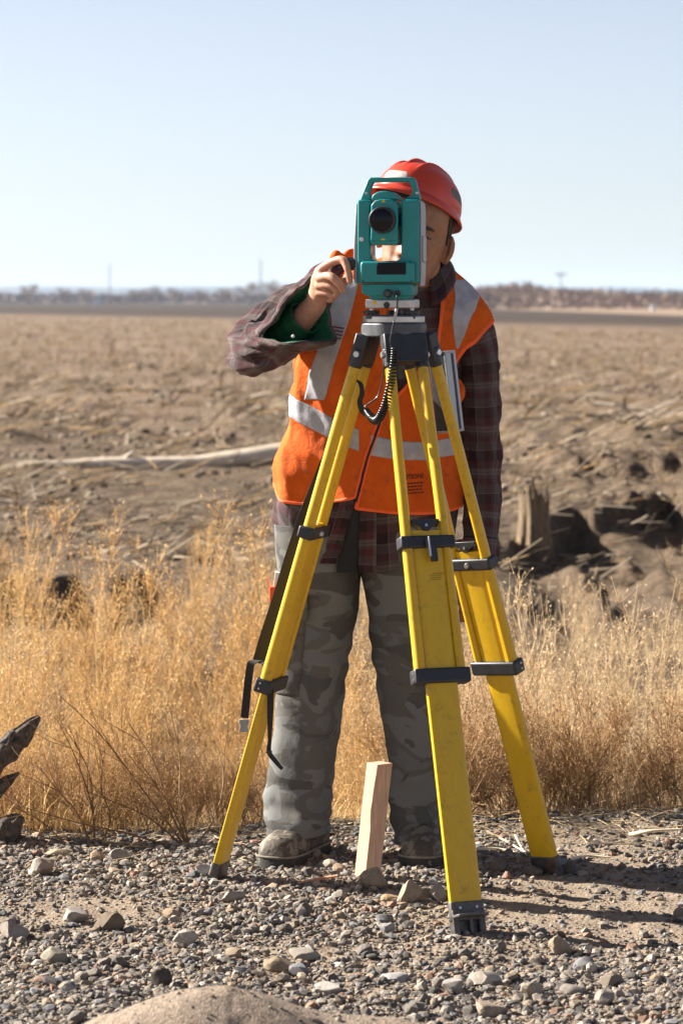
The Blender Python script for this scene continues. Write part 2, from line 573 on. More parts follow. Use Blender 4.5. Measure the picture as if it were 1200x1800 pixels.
def bare_tree(seed):
    """trunk with limbs, crown of bare twigs; height 1"""
    r = np.random.default_rng(seed)
    t = MB()
    t.tube([(0, 0, 0), (0.01, 0, 0.2), (0.0, 0.01, 0.45), (0.02, 0, 0.8)], [0.03, 0.024, 0.016, 0.006], 7)
    tips = []
    for k in range(11):
        a = k * 2.4 + r.uniform(-0.4, 0.4)
        z0 = r.uniform(0.15, 0.55)
        L = r.uniform(0.26, 0.42)
        d = np.array([math.cos(a), math.sin(a), r.uniform(0.5, 1.1)])
        d /= np.linalg.norm(d)
        p0 = np.array([0, 0, z0])
        p1 = p0 + d * L * 0.5 + np.array([0, 0, 0.02])
        p2 = p0 + d * L + np.array([0, 0, 0.07])
        t.tube([p0, p1, p2], [0.012, 0.008, 0.003], 5)
        tips += [p1, (p1 + p2) / 2, p2]
    tips.append(np.array([0.02, 0, 0.78]))
    V, Fc, C = [], [], []
    n = 900
    for k in range(n):
        b = tips[r.integers(len(tips))]
        d = b - np.array([0, 0, 0.3]) + r.normal(0, 0.22, 3)
        d /= np.linalg.norm(d) + 1e-6
        p = b + r.normal(0, 0.05, 3)
        L = r.uniform(0.08, 0.2)
        s = np.cross(d, r.normal(0, 1, 3))
        s = s / (np.linalg.norm(s) + 1e-6) * r.uniform(0.003, 0.007)
        i = len(V)
        V += [p - s, p + s, p + d * L]
        Fc.append((i, i + 1, i + 2))
        C += [np.array([0.30, 0.225, 0.19]) * r.uniform(0.6, 1.3)] * 3
    tm = make_mesh('trunk', np.vstack(t.V), t.F, M_BARK)
    cm = make_mesh('crown', np.array(V), np.array(Fc), M_TWIG, 0, col=np.array(C))
    return tm, cm

TREES = [bare_tree(s) for s in (1, 2, 3, 4)]
def place_tree(k, px, Y, top_py, label, wide=1.0):
    p = P(px, HY, Y)
    h = (HY - top_py) * Y / F + CZ
    t = thing('bare_tree', (p[0], Y, 0), label, 'tree', 'bare trees along the far edge of the field')
    t.rotation_euler = (0, 0, k * 1.7)
    t.scale = (h * wide, h * wide, h)
    for nm, me in zip(('trunk', 'crown'), TREES[k % 4]):
        c = bpy.data.objects.new(nm, me)
        COL.objects.link(c)
        c.parent = t

for k, (px, Y, top, wide, lab) in enumerate([
        (52, 760, 496, 1.3, 'broad bare tree at the far left edge of the field'),
        (112, 820, 502, 1.2, 'low bare tree left of the white shed on the horizon'),
        (150, 900, 504, 1.4, 'bare tree just behind the white shed on the horizon'),
        (238, 780, 505, 1.4, 'bare tree just right of the tall pole on the left horizon'),
        (268, 860, 500, 1.3, 'second bare tree right of the tall pole on the left horizon'),
        (308, 820, 504, 1.5, 'bare tree midway between the two poles on the left horizon'),
        (352, 900, 506, 1.4, 'small bare tree on the horizon left of the raised sleeve'),
        (395, 800, 502, 1.5, 'bare tree on the horizon above the raised elbow'),
        (440, 640, 493, 1.4, 'bare tree beside the pole nearest the raised sleeve'),
        (486, 620, 490, 1.6, 'tall bare tree partly hidden behind the raised upper arm')]):
    place_tree(k, px, Y, top, lab, wide)

# the far wood on the right reads as one mass of leafless brush
def thicket():
    r = np.random.default_rng(5)
    n = 16000
    px = np.concatenate([r.uniform(820, 1500, n), r.uniform(-300, 700, n // 2)])
    right = px > 760
    Y = np.where(right, r.uniform(405, 620, len(px)), r.uniform(900, 1400, len(px)))
    X = (px - 600) * Y / F
    clump = np.clip(0.55 + 0.6 * fbm(np.stack([X / 9, Y / 60, 0 * X], -1), 3, 2), 0.12, 1.2)
    H = np.where(right, 3.9, 3.2) * clump
    z = r.uniform(0, 1, len(px)) ** 0.8 * H
    p = np.stack([X, Y, z], -1)
    d = r.normal(0, 0.6, (len(px), 3)) + np.array([0, 0, 0.8])
    d /= np.linalg.norm(d, axis=1)[:, None]
    s = np.cross(d, np.array([0, 1.0, 0])); s /= np.linalg.norm(s, axis=1)[:, None] + 1e-6
    wdt = np.where(right, 0.16, 0.35) * r.uniform(0.5, 1.5, len(px))
    L = np.where(right, 0.9, 1.8) * r.uniform(0.5, 1.5, len(px))
    V = np.stack([p - s * wdt[:, None], p + s * wdt[:, None], p + d * L[:, None]], 1).reshape(-1, 3)
    base = np.stack([r.uniform(0.22, 0.42, len(px))] * 3, -1) * np.array([1, 0.76, 0.63])
    V[:, 2] = np.maximum(V[:, 2], 0)
    return V, np.arange(len(V)).reshape(-1, 3), np.repeat(base, 3, 0)
V, Fc, C = thicket()
tag(obj('leafless_thicket', V, Fc, M_TWIG, smooth_deg=0, col=C), 'leafless brown brush massed beyond the far edge of the field', 'brush', kind='stuff')

M_POLE = simple_mat('weathered_pole_wood', (0.14, 0.115, 0.10), 0.9, var=0.3, vscale=3, bump=0)
def utility_pole(px, Y, top, label, arms):
    p = P(px, HY, Y)
    h = (HY - top) * Y / F + CZ
    t = thing('utility_pole', (p[0], Y, 0), label, 'pole', 'utility poles on the horizon')
    MB().cyl((p[0], Y, 0), (p[0], Y, h), 0.13, 0.09, 10).obj('post', M_POLE, t)
    if arms:
        MB().box((p[0], Y - 0.2, h - 0.6), (1.1, 0.07, 0.09)).obj('crossarm', M_POLE, t)
        for s in (-0.95, -0.35, 0.35, 0.95):
            MB().cyl((p[0] + s, Y - 0.2, h - 0.51), (p[0] + s, Y - 0.2, h - 0.28), 0.07, 0.05, 8).obj('insulator', M_POLE, t)
utility_pole(193, 620, 463, 'tall thin pole rising on the left horizon near the white shed', False)
utility_pole(458, 560, 456, 'thin pole on the horizon just above the raised sleeve', False)
utility_pole(985, 560, 477, 'thin pole rising above the brush right of the man', True)

M_WHITE = simple_mat('white_paint', (0.75, 0.76, 0.78), 0.7, var=0.08, vscale=1, bump=0)
M_ROOF = simple_mat('grey_roofing', (0.30, 0.30, 0.32), 0.8, var=0.1, vscale=1, bump=0)
sp = P(172, HY, 640)
sh = thing('shed', (sp[0], 640, 0), 'tiny white shed on the left horizon beneath the bare trees', 'shed')
MB().box((sp[0], 640, 0.8), (0.7, 0.9, 0.8)).obj('wall', M_WHITE, sh, bevel=0.02)
MB().prism([(-0.8, 0), (0.8, 0), (0, 0.45)], (-1.0, 1.0), (sp[0], 640, 1.603), (1, 0, 0), (0, 0, 1), (0, 1, 0)).obj('roof', M_ROOF, sh)
sp = P(1147, HY, 372)
sh = thing('utility_cabinet', (sp[0], 372, 0), 'small white cabinet at the field edge on the right horizon', 'cabinet')
MB().box((sp[0], 372, 0.32), (0.28, 0.25, 0.32)).obj('housing', M_WHITE, sh, bevel=0.02)
MB().box((sp[0], 372, 0.672), (0.32, 0.29, 0.03)).obj('lid', M_ROOF, sh)

# ------------------------------------------------------------------ middle distance: stubble, clods, log, stump, brush pile
M_STRAW = tint_mat('dry_straw', 0.8, var=0.25, vscale=12, bump=0, transl=0.25)
def stubble():
    r = np.random.default_rng(9)
    n = 15000
    py = 525 + 24 * (520 / 24.0) ** r.uniform(0, 1, n)
    px = r.uniform(-350, 1550, n)
    Y = F * CZ / (py - 525)
    X = (px - 600) * Y / F
    dens = fbm(np.stack([X * 0.8, Y * 0.35, 0 * X], -1), 3, 40)
    keep = ((dens > -0.15) | (Y > 60) | (r.uniform(0, 1, n) < 0.25)) & (Y + 2.76 * X < 178)
    X, Y = X[keep], Y[keep]
    n = len(X)
    Z = gz(X, Y)
    lod = np.clip(Y / 25.0, 0.6, 6)
    V, C = [], []
    tone = 0.52 * np.array([[0.46, 0.32, 0.17], [0.40, 0.29, 0.18], [0.52, 0.41, 0.28], [0.30, 0.21, 0.13], [0.50, 0.31, 0.13]])
    tc = tone[r.integers(0, 5, n)] * r.uniform(0.7, 1.15, (n, 1))
    for k in range(5):
        a = r.uniform(0, 2 * np.pi, n)
        ln = r.uniform(0.03, 0.10, n) * np.clip(lod, 0.6, 2.2)
        lean = r.uniform(0.2, 1.2, n)
        d = np.stack([np.cos(a) * lean, np.sin(a) * lean, np.ones(n)], -1)
        d /= np.linalg.norm(d, axis=1)[:, None]
        w = 0.0035 * lod * r.uniform(0.6, 1.6, n)
        s = np.stack([-np.sin(a + 0.6), np.cos(a + 0.6), 0 * a], -1) * w[:, None]
        p = np.stack([X + r.normal(0, 0.02, n) * lod, Y + r.normal(0, 0.02, n) * lod, Z - 0.005], -1)
        V.append(np.stack([p - s, p + s, p + d * ln[:, None]], 1).reshape(-1, 3))
        C.append(np.repeat(tc * r.uniform(0.85, 1.15, (n, 1)), 3, 0))
    V = np.vstack(V)
    return V, np.arange(len(V)).reshape(-1, 3), np.vstack(C)
V, Fc, C = stubble()
tag(obj('field_stubble', V, Fc, M_STRAW, smooth_deg=0, col=C), 'pale dry stubble covering the open field behind the man', 'stubble', kind='stuff')

def ico(sub):
    bm = bmesh.new()
    bmesh.ops.create_icosphere(bm, subdivisions=sub, radius=1.0)
    V = np.array([v.co[:] for v in bm.verts])
    Fc = np.array([[v.index for v in f.verts] for f in bm.faces])
    bm.free()
    return V, Fc

def rock_shape(seed, sub, cuts=9, rough=0.12):
    r = np.random.default_rng(seed)
    V, Fc = ico(sub)
    V = V * (1 + rough * fbm(V * 1.7 + seed, 3, seed)[:, None])
    for k in range(cuts):
        nrm = r.normal(0, 1, 3)
        nrm /= np.linalg.norm(nrm)
        d = r.uniform(0.50, 0.85)
        e = V @ nrm - d
        V = V - nrm * np.where(e > 0, e * 0.93, 0)[:, None]
    V = V * (1 + (0.03 if sub < 3 else 0.085) * fbm(V * (6 if sub < 3 else 3.2) + seed, 2 if sub < 3 else 4, seed + 3)[:, None])
    V = V / np.abs(V).max(0)
    return V, Fc

def scatter(shapes, pos, size, seed):
    """one joined mesh of many small stones"""
    r = np.random.default_rng(seed)
    Vs, Fs, off = [], [], 0
    n = len(pos)
    pick = r.integers(0, len(shapes), n)
    idx_all = []
    for s, (V, Fc) in enumerate(shapes):
        idx = np.where(pick == s)[0]
        if len(idx) == 0: continue
        q = r.normal(0, 1, (len(idx), 4)); q /= np.linalg.norm(q, axis=1)[:, None]
        w, x, y, z = q.T
        Rm = np.stack([1 - 2 * (y * y + z * z), 2 * (x * y - z * w), 2 * (x * z + y * w), 2 * (x * y + z * w), 1 - 2 * (x * x + z * z), 2 * (y * z - x * w), 2 * (x * z - y * w), 2 * (y * z + x * w), 1 - 2 * (x * x + y * y)], -1).reshape(-1, 3, 3)
        sc = size[idx][:, None] * r.uniform(0.6, 1.25, (len(idx), 3))
        P_ = np.einsum('nij,nvj->nvi', Rm, V[None] * sc[:, None, :])
        P_[..., 2] *= 0.72
        P_ = P_ + pos[idx][:, None, :]
        Vs.append(P_.reshape(-1, 3))
        Fs.append((Fc[None] + (np.arange(len(idx)) * len(V))[:, None, None] + off).reshape(-1, 3))
        off += len(idx) * len(V)
        idx_all.append(np.repeat(idx, len(V)))
    return np.vstack(Vs), np.vstack(Fs), np.concatenate(idx_all)

M_CLOD = tint_mat('soil_clods', 0.95, var=0.3, vscale=20, bump=0.6, bscale=60, bdist=0.01, spec=0.1)
SMALL = [rock_shape(s, 1, 4, 0.25) for s in range(100, 106)]
def clods():
    r = np.random.default_rng(12)
    n = 5200
    py = 525 + 60 * (470 / 60.0) ** r.uniform(0, 1, n)
    px = r.uniform(-300, 1500, n)
    Y = F * CZ / (py - 525)
    X = (px - 600) * Y / F
    k = fbm(np.stack([X * 0.7, Y * 0.25, 0 * X], -1), 3, 60) + 0.25 * (np.exp(-((X - 2.6) / 1.6) ** 2 - ((Y - 25) / 6) ** 2)) * 2 + 0.5 * np.exp(-((Y - 31) / 2.0) ** 2)
    keep = k > 0.02
    X, Y = X[keep], Y[keep]
    n = len(X)
    sz = r.uniform(0.012, 0.045, n) * np.clip(Y / 22, 0.7, 1.6)
    pos = np.stack([X, Y, gz(X, Y) + sz * 0.2], -1)
    V, Fc, idx = scatter(SMALL, pos, sz, 3)
    tone = 0.62 * np.array([[0.30, 0.225, 0.16], [0.22, 0.16, 0.11], [0.42, 0.34, 0.26], [0.36, 0.28, 0.20]])
    tc = tone[r.integers(0, 4, n)] * r.uniform(0.7, 1.15, (n, 1))
    return V, Fc, tc[idx]
V, Fc, C = clods()
tag(obj('soil_clods', V, Fc, M_CLOD, smooth_deg=0, col=C), 'broken clods of dry soil strewn over the rough ground', 'clods', kind='stuff')

def wood_mat(name, dark, light, scale=(6, 6, 60), bump=0.6, rough=0.85):
    m, nt, b = new_mat(name)
    n = N(nt)
    tc = n('TexCoord').outputs['Object']
    mp = n('Mapping', {'Vector': tc, 'Scale': scale}).outputs[0]
    f = n.noise(mp, 3.0, 6, 0.7, 0.4)
    c = n.ramp(f, [(0.3, dark), (0.68, light)])
    nt.links.new(c, b.inputs['Base Color'])
    b.inputs['Roughness'].default_value = rough
    b.inputs['Specular IOR Level'].default_value = 0.2
    nt.links.new(n.bump(f, bump, 0.01), b.inputs['Normal'])
    return m
M_LOG = wood_mat('sun_bleached_log', (0.38, 0.31, 0.235), (0.66, 0.57, 0.46), (2, 18, 18))
M_DRIFT = wood_mat('grey_driftwood', (0.022, 0.017, 0.014), (0.21, 0.175, 0.15), (22, 60, 22), 1.2)
M_STUMP = wood_mat('split_stump_wood', (0.050, 0.033, 0.022), (0.28, 0.20, 0.12), (40, 40, 3), 1.0)

def rough_tube(path, rad, n, amp, freq, seed, m=40):
    """a limb: a tube along a bent path with an uneven, ridged surface and ragged ends"""
    q = spline(np.c_[np.asarray(path, float), np.asarray(rad, float)], m)
    q[:, 3] = np.maximum(q[:, 3], 0.0015)
    V, Fc = tube(q[:, :3], q[:, 3], n)
    T, A, B = frames(q[:, :3])
    C = np.repeat(q[:, :3], n, 0)
    d = V - C
    k = 1 + amp * fbm(V * freq, 3, seed) + amp * 0.7 * ridge(np.c_[np.tile(np.arange(n) * 0.9, m), np.repeat(np.arange(m) * 2.4 / m, n), np.zeros(n * m)], 2, seed + 4)
    return C + d * k[:, None], Fc

# fallen log lying across the field
lz = lambda px, py: P(px, py - 4, 26.3)
lp = [lz(32, 825), lz(120, 824), lz(230, 822), lz(330, 820), lz(400, 813), lz(470, 803), lz(560, 792)]
V, Fc = rough_tube(lp, [0.045, 0.058, 0.068, 0.068, 0.076, 0.080, 0.080], 14, 0.18, 6, 3)
log = thing('fallen_log', (lp[2][0], 26.3, gz(lp[2][0], 26.3)), 'long pale barkless log lying on the field left of the man', 'log')
obj('trunk', V, Fc, M_LOG, log, 60)
V, Fc = rough_tube([lz(400, 815), lz(412, 826), lz(420, 850), lz(438, 866)], [0.05, 0.04, 0.03, 0.02], 10, 0.2, 8, 5, 16)
obj('branch', V, Fc, M_LOG, log, 60)
V, Fc = rough_tube([lz(210, 821), lz(226, 806), lz(236, 798)], [0.03, 0.022, 0.014], 8, 0.2, 8, 6, 10)
obj('branch', V, Fc, M_LOG, log, 60)

# split stump
def stump():
    n, m = 44, 16
    base = P(938, 940, 19.0)
    th = np.linspace(0, 2 * np.pi, n, endpoint=False)
    top = 0.25 + 0.03 * np.sin(th * 2 + 0.6) + 0.045 * noise3(np.stack([th * 3.2, 0 * th, 0 * th], -1), 5) + 0.05 * noise3(np.stack([th * 7.2, 0 * th, 0 * th], -1), 8)
    top = top + 0.10 * np.exp(-((np.mod(th - 1.57 + np.pi, 2 * np.pi) - np.pi) / 0.28) ** 2) + 0.04 * np.exp(-((np.mod(th - 3.0 + np.pi, 2 * np.pi) - np.pi) / 0.25) ** 2)
    V = []
    for k in range(m):
        t = k / (m - 1)
        rr = 0.076 * (np.abs(np.cos(th - 0.5)) ** 5 + np.abs(np.sin(th - 0.5)) ** 5) ** -0.2 * (1 + 0.25 * (1 - t) ** 3) * (1 + 0.16 * noise3(np.stack([th * 2.2, 0 * th + t * 0.6, 0 * th], -1), 2) + 0.05 * noise3(np.stack([th * 8, 0 * th, 0 * th + t], -1), 9))
        V.append(np.stack([base[0] + rr * np.cos(th), base[1] + rr * np.sin(th), base[2] - 0.06 + (top + 0.06) * t], -1))
    for k in range(1, 4):     # hollow, rotten inside
        t = k / 3
        V.append(np.stack([base[0] + 0.080 * (1 - 0.5 * t) * np.cos(th), base[1] + 0.080 * (1 - 0.5 * t) * np.sin(th), base[2] + top * (1 - 0.55 * t ** 0.7)], -1))
    V = np.vstack(V)
    nv = m + 3
    Fc = [tuple(f) for f in grid_faces(nv, n, True)] + [tuple(range((nv - 1) * n, nv * n))]
    o = obj('tree_stump', V, Fc, M_STUMP, smooth_deg=45)
    return at_base(o)
tag(stump(), 'jagged hollow wooden stump on the rough ground right of the man', 'stump')

# dead stalks and twigs littering the rough ground
def litter():
    r = np.random.default_rng(52)
    n = 9000
    py = 575 + 25 * (430 / 25.0) ** r.uniform(0.25, 1, n)
    px = r.uniform(-250, 1450, n)
    Y = F * CZ / (py - 525)
    X = (px - 600) * Y / F
    k = fbm(np.stack([X * 0.9, Y * 0.4, 0 * X], -1), 3, 90) + 0.55 * np.exp(-((X - 2.6) / 1.5) ** 2 - ((Y - 25) / 7) ** 2) + 0.3 * np.exp(-((Y - 29) / 4) ** 2)
    keep = k > 0.05
    X, Y = X[keep], Y[keep]; n = len(X)
    a = r.normal(0, 0.7, n)
    L = r.uniform(0.05, 0.28, n) * np.clip(Y / 20, 0.7, 2)
    rise = r.normal(0.12, 0.25, n)
    d = np.stack([np.cos(a), np.sin(a), rise], -1)
    w = r.uniform(0.003, 0.009, n) * np.clip(Y / 20, 0.7, 2)
    p = np.stack([X, Y, gz(X, Y) + 0.01 + np.abs(r.normal(0, 0.02, n))], -1)
    e = p + d * L[:, None]
    e[:, 2] = np.maximum(e[:, 2], gz(e[:, 0], e[:, 1]) + 0.006)
    s1 = np.stack([0 * w, 0 * w, w], -1); s2 = np.stack([-np.sin(a) * w, np.cos(a) * w, -0.4 * w], -1)
    V = np.stack([p + s1, p + s2, p - s2 - s1 * 0.4, e + s1 * 0.6, e + s2 * 0.6, e - s2 * 0.6 - s1 * 0.3], 1)
    i = np.arange(n) * 6
    Fc = np.vstack([np.stack(q, -1) for q in ((i, i + 1, i + 4), (i, i + 4, i + 3), (i + 1, i + 2, i + 5), (i + 1, i + 5, i + 4), (i + 2, i, i + 3), (i + 2, i + 3, i + 5))])
    tone = 0.68 * np.array([[0.50, 0.40, 0.28], [0.36, 0.26, 0.16], [0.24, 0.17, 0.11], [0.58, 0.48, 0.36], [0.46, 0.30, 0.13]])
    c = tone[r.integers(0, 5, n)] * r.uniform(0.7, 1.2, (n, 1))
    return V.reshape(-1, 3), Fc, np.repeat(c, 6, 0)
V, Fc, C = litter()
tag(obj('plant_litter', V, Fc, M_STRAW, smooth_deg=0, col=C), 'dead stalks and twigs littering the rough ground behind the weeds', 'litter', kind='stuff')

# heap of cut branches at the right edge
def brush_pile():
    r = np.random.default_rng(44)
    c = P(1150, 745, 33.0)
    t = thing('brush_pile', (c[0], 33.0, gz(c[0], 33.0)), 'tangled heap of pale dead branches on the field at right', 'brush pile')
    for k in range(46):
        a = r.uniform(-0.5, 0.5) + (0 if r.uniform() < 0.7 else 1.2)
        L = r.uniform(0.25, 0.9)
        p = c + np.array([r.normal(0.05, 0.38), r.normal(0, 0.35), 0.0])
        p[2] = gz(p[0], p[1]) + abs(r.normal(0.10, 0.10))
        d = np.array([math.cos(a), math.sin(a) * 0.6, r.normal(0, 0.22)])
        rad = r.uniform(0.008, 0.026)
        V, Fc = rough_tube([p - d * L / 2, p + r.normal(0, 0.03, 3), p + d * L / 2], [rad, rad * 0.8, rad * 0.4], 6, 0.2, 9, k, 9)
        obj('branch', V, Fc, M_LOG if r.uniform() < 0.6 else M_STUMP, t, 60)
brush_pile()

# ------------------------------------------------------------------ gravel shoulder
M_STONE = tint_mat('stone', 0.85, var=0.28, vscale=70, bump=0.5, bscale=260, bdist=0.002, spec=0.25)
TINY = [rock_shape(s, 1, 5, 0.2) for s in range(10)]
def pebble(seed):
    r = np.random.default_rng(seed)
    ph = (1 + 5 ** 0.5) / 2
    V = np.array([(-1, ph, 0), (1, ph, 0), (-1, -ph, 0), (1, -ph, 0), (0, -1, ph), (0, 1, ph), (0, -1, -ph), (0, 1, -ph), (ph, 0, -1), (ph, 0, 1), (-ph, 0, -1), (-ph, 0, 1)], float) / 1.9
    Fc = np.array([(0, 11, 5), (0, 5, 1), (0, 1, 7), (0, 7, 10), (0, 10, 11), (1, 5, 9), (5, 11, 4), (11, 10, 2), (10, 7, 6), (7, 1, 8), (3, 9, 4), (3, 4, 2), (3, 2, 6), (3, 6, 8), (3, 8, 9), (4, 9, 5), (2, 4, 11), (6, 2, 10), (8, 6, 7), (9, 8, 1)])
    return V * r.uniform(0.65, 1.25, (12, 1)), Fc
PEB = [pebble(s) for s in range(24)]
STONE_TONES = np.array([0.69, 0.675, 0.645]) * np.array([[0.19, 0.170, 0.155], [0.25, 0.218, 0.19], [0.33, 0.29, 0.255], [0.13, 0.118, 0.112], [0.20, 0.20, 0.215], [0.36, 0.28, 0.205], [0.30, 0.185, 0.14], [0.52, 0.475, 0.43], [0.28, 0.228, 0.178], [0.42, 0.355, 0.295]])
STONE_P = np.array([0.17, 0.18, 0.14, 0.10, 0.09, 0.09, 0.05, 0.05, 0.09, 0.04])

def stone_density(x, y):
    d = 0.55 + 0.9 * fbm(np.stack([x * 1.5, y * 1.8, 0 * x], -1), 3, 71)
    c = crest(x)
    d = d + 0.9 * smooth(c - 0.95, c - 0.2, y) * (1 - smooth(0.25, 0.6, x)) - 0.55 * smooth(0.05, 0.5, x) * smooth(6.5, 7.3, y)
    d = d - 0.45 * np.exp(-((x + 0.05) / 0.5) ** 2 - ((y - 6.85) / 0.16) ** 2)
    d = d + 0.55 * smooth(0.65, 0.95, x) * smooth(7.55, 7.85, y)
    d = d * (1 - smooth(c + 0.02, c + 0.28, y))
    return np.clip(d * 1.15 + 0.12 * (y < c), 0, 1.5)

def gravel():
    r = np.random.default_rng(21)
    n = 185000
    x = r.uniform(-1.25, 1.3, n)
    y = r.uniform(5.5, 8.9, n)
    keep = r.uniform(0, 1, n) < np.maximum(stone_density(x, y), 0.10 * (y < crest(x) + 0.1))
    x, y = x[keep], y[keep]
    n = len(x)
    sz = 0.0022 + 0.0030 * r.exponential(1.0, n)
    sz = np.minimum(sz, 0.0150)
    pos = np.stack([x, y, gz(x, y) + sz * r.uniform(-0.15, 0.5, n)], -1)
    top = gm.reshape(-1, 3)
    top = top[top[:, 2] > 0.03]
    mk = top[r.integers(0, len(top), 420)]                     # grit lying on the sand heap
    ms = 0.0016 + 0.0022 * r.exponential(1.0, 420)
    pos = np.vstack([pos, mk + np.array([0, 0, 0.0005])]); sz = np.concatenate([sz, np.minimum(ms, 0.009)]); n = len(pos)
    V, Fc, idx = scatter(PEB, pos, sz, 8)
    tc = STONE_TONES[r.choice(10, n, p=STONE_P)] * r.uniform(0.75, 1.2, (n, 1))
    return V, Fc, tc[idx]
V, Fc, C = gravel()
tag(obj('gravel', V, Fc, M_STONE, smooth_deg=0, col=C), 'loose mixed grey gravel covering the road shoulder', 'gravel', kind='stuff')

def stone_obj(name, shape, loc, scale, rot, tone, smooth_deg=20):
    V, Fc = shape
    E = np.array(Euler(rot).to_matrix())
    W = (V * np.asarray(scale)) @ E.T
    o = bpy.data.objects.new(name, make_mesh(name, W, Fc, M_STONE, smooth_deg, col=np.tile(np.asarray(tone, float) * np.array([0.60, 0.57, 0.53]), (len(V), 1))))
    o.location = tuple(loc)
    COL.objects.link(o)
    return o

# the stones one would pick out by eye; (pixel x, pixel y of its foot, width px, height px, tone, seed, label)
BIG = [
    (655, 1566, 62, 44, (0.36, 0.305, 0.25), 41, 'knobbly grey-tan rock at the foot of the wooden stake'),
    (721, 1590, 50, 46, (0.37, 0.315, 0.255), 2, 'faceted tan rock between the stake and the front tripod foot'),
    (770, 1585, 34, 34, (0.38, 0.35, 0.32), 3, 'pale upright stone touching the left edge of the front tripod leg'),
    (686, 1588, 36, 17, (0.48, 0.36, 0.22), 4, 'small smooth yellowish pebble in front of the faceted tan rock'),
    (985, 1680, 42, 38, (0.39, 0.32, 0.25), 5, 'rounded tan stone lying alone right of the front tripod foot'),
    (850, 1738, 66, 34, (0.55, 0.50, 0.45), 6, 'whitish angular rock on the gravel below the front tripod foot'),
    (540, 1692, 64, 24, (0.40, 0.37, 0.33), 7, 'flat pale grey rock in the open gravel left of the front foot'),
    (492, 1714, 58, 30, (0.37, 0.30, 0.21), 8, 'tan wedge-shaped rock just above the sand heap'),
    (190, 1638, 56, 34, (0.22, 0.175, 0.13), 9, 'dark brown angular rock in the gravel at left'),
    (68, 1542, 54, 36, (0.42, 0.36, 0.32), 10, 'pinkish angular rock near the driftwood on the left edge'),
    (104, 1508, 50, 14, (0.46, 0.39, 0.28), 11, 'long flat cream stone on the gravel crest at left'),
    (171, 1515, 28, 22, (0.46, 0.34, 0.24), 12, 'smooth rounded tan pebble on the gravel crest at left'),
    (208, 1517, 40, 26, (0.37, 0.35, 0.335), 13, 'pale grey rounded rock beside the tan pebble on the crest'),
    (326, 1662, 48, 30, (0.52, 0.48, 0.44), 14, 'pale whitish rock in the gravel below the left tripod foot'),
    (302, 1617, 32, 20, (0.44, 0.32, 0.23), 15, 'small reddish-tan stone left of the left tripod foot'),
    (406, 1588, 46, 22, (0.42, 0.38, 0.34), 16, 'light grey stone just below the left tripod foot'),
    (284, 1736, 36, 34, (0.12, 0.105, 0.095), 17, 'blackish stone in the gravel at lower left'),
    (95, 1696, 50, 30, (0.36, 0.33, 0.27), 18, 'greenish-grey rock in the gravel at lower left'),
    (22, 1655, 52, 36, (0.39, 0.35, 0.33), 19, 'grey rock at the left edge of the gravel'),
    (130, 1622, 50, 30, (0.48, 0.44, 0.42), 20, 'pale rock just left of the dark brown rock'),
    (575, 1750, 54, 22, (0.55, 0.53, 0.50), 21, 'white flat rock at the right end of the sand heap'),
    (877, 1536, 36, 28, (0.21, 0.185, 0.165), 22, 'dark blocky stone left of the right tripod foot'),
    (1002, 1538, 26, 28, (0.17, 0.155, 0.15), 23, 'dark stone wedged against the right tripod foot'),
    (938, 1540, 34, 18, (0.20, 0.17, 0.15), 24, 'low dark stone just left of the right tripod foot'),
    (1060, 1770, 44, 30, (0.40, 0.36, 0.33), 25, 'grey rock at the lower right of the gravel'),
    (935, 1752, 42, 26, (0.44, 0.38, 0.32), 26, 'tan rock right of the whitish angular rock'),
    (1010, 1752, 58, 22, (0.33, 0.30, 0.28), 27, 'low grey rock at lower right of the gravel'),
    (862, 1790, 60, 30, (0.42, 0.35, 0.29), 28, 'broad tan rock at the bottom edge right of centre'),
    (1040, 1712, 20, 22, (0.60, 0.55, 0.50), 29, 'small white upright chip right of the rounded tan stone'),
    (800, 1748, 44, 30, (0.40, 0.38, 0.37), 30, 'pale grey rock left of the whitish angular rock'),
    (690, 1728, 56, 14, (0.40, 0.40, 0.42), 31, 'flat bluish-grey slab in the gravel below centre'),
    (680, 1640, 30, 20, (0.42, 0.42, 0.45), 32, 'small bluish white stone below the faceted tan rock'),
]
def ground_at(px, py):
    Y = F * CZ / (py - HY)
    for k in range(6):
        X = (px - 600) * Y / F
        Y = F * (CZ - float(gz(X, Y))) / (py - HY)
    return (px - 600) * Y / F, Y
for px, py, w, h, tone, sd, lab in BIG:
    X, Y = ground_at(px, py)
    s = Y / F
    hw, hh = w * s / 2, h * s / 2
    z = float(gz(X, Y))
    rr = np.random.default_rng(sd)
    o = stone_obj('rock', rock_shape(sd + 200, 3, 13 if sd not in (4, 11, 12, 13) else 2, 0.30 if sd not in (4, 11, 12, 13) else 0.12), (X, Y + hw * 0.8, z + hh * 0.60), (hw * 1.05, hw * 0.85, hh * 1.2), (rr.uniform(-0.12, 0.12), rr.uniform(-0.15, 0.15), rr.uniform(0, 0.4)), tone)
    tag(o, lab, 'rock')

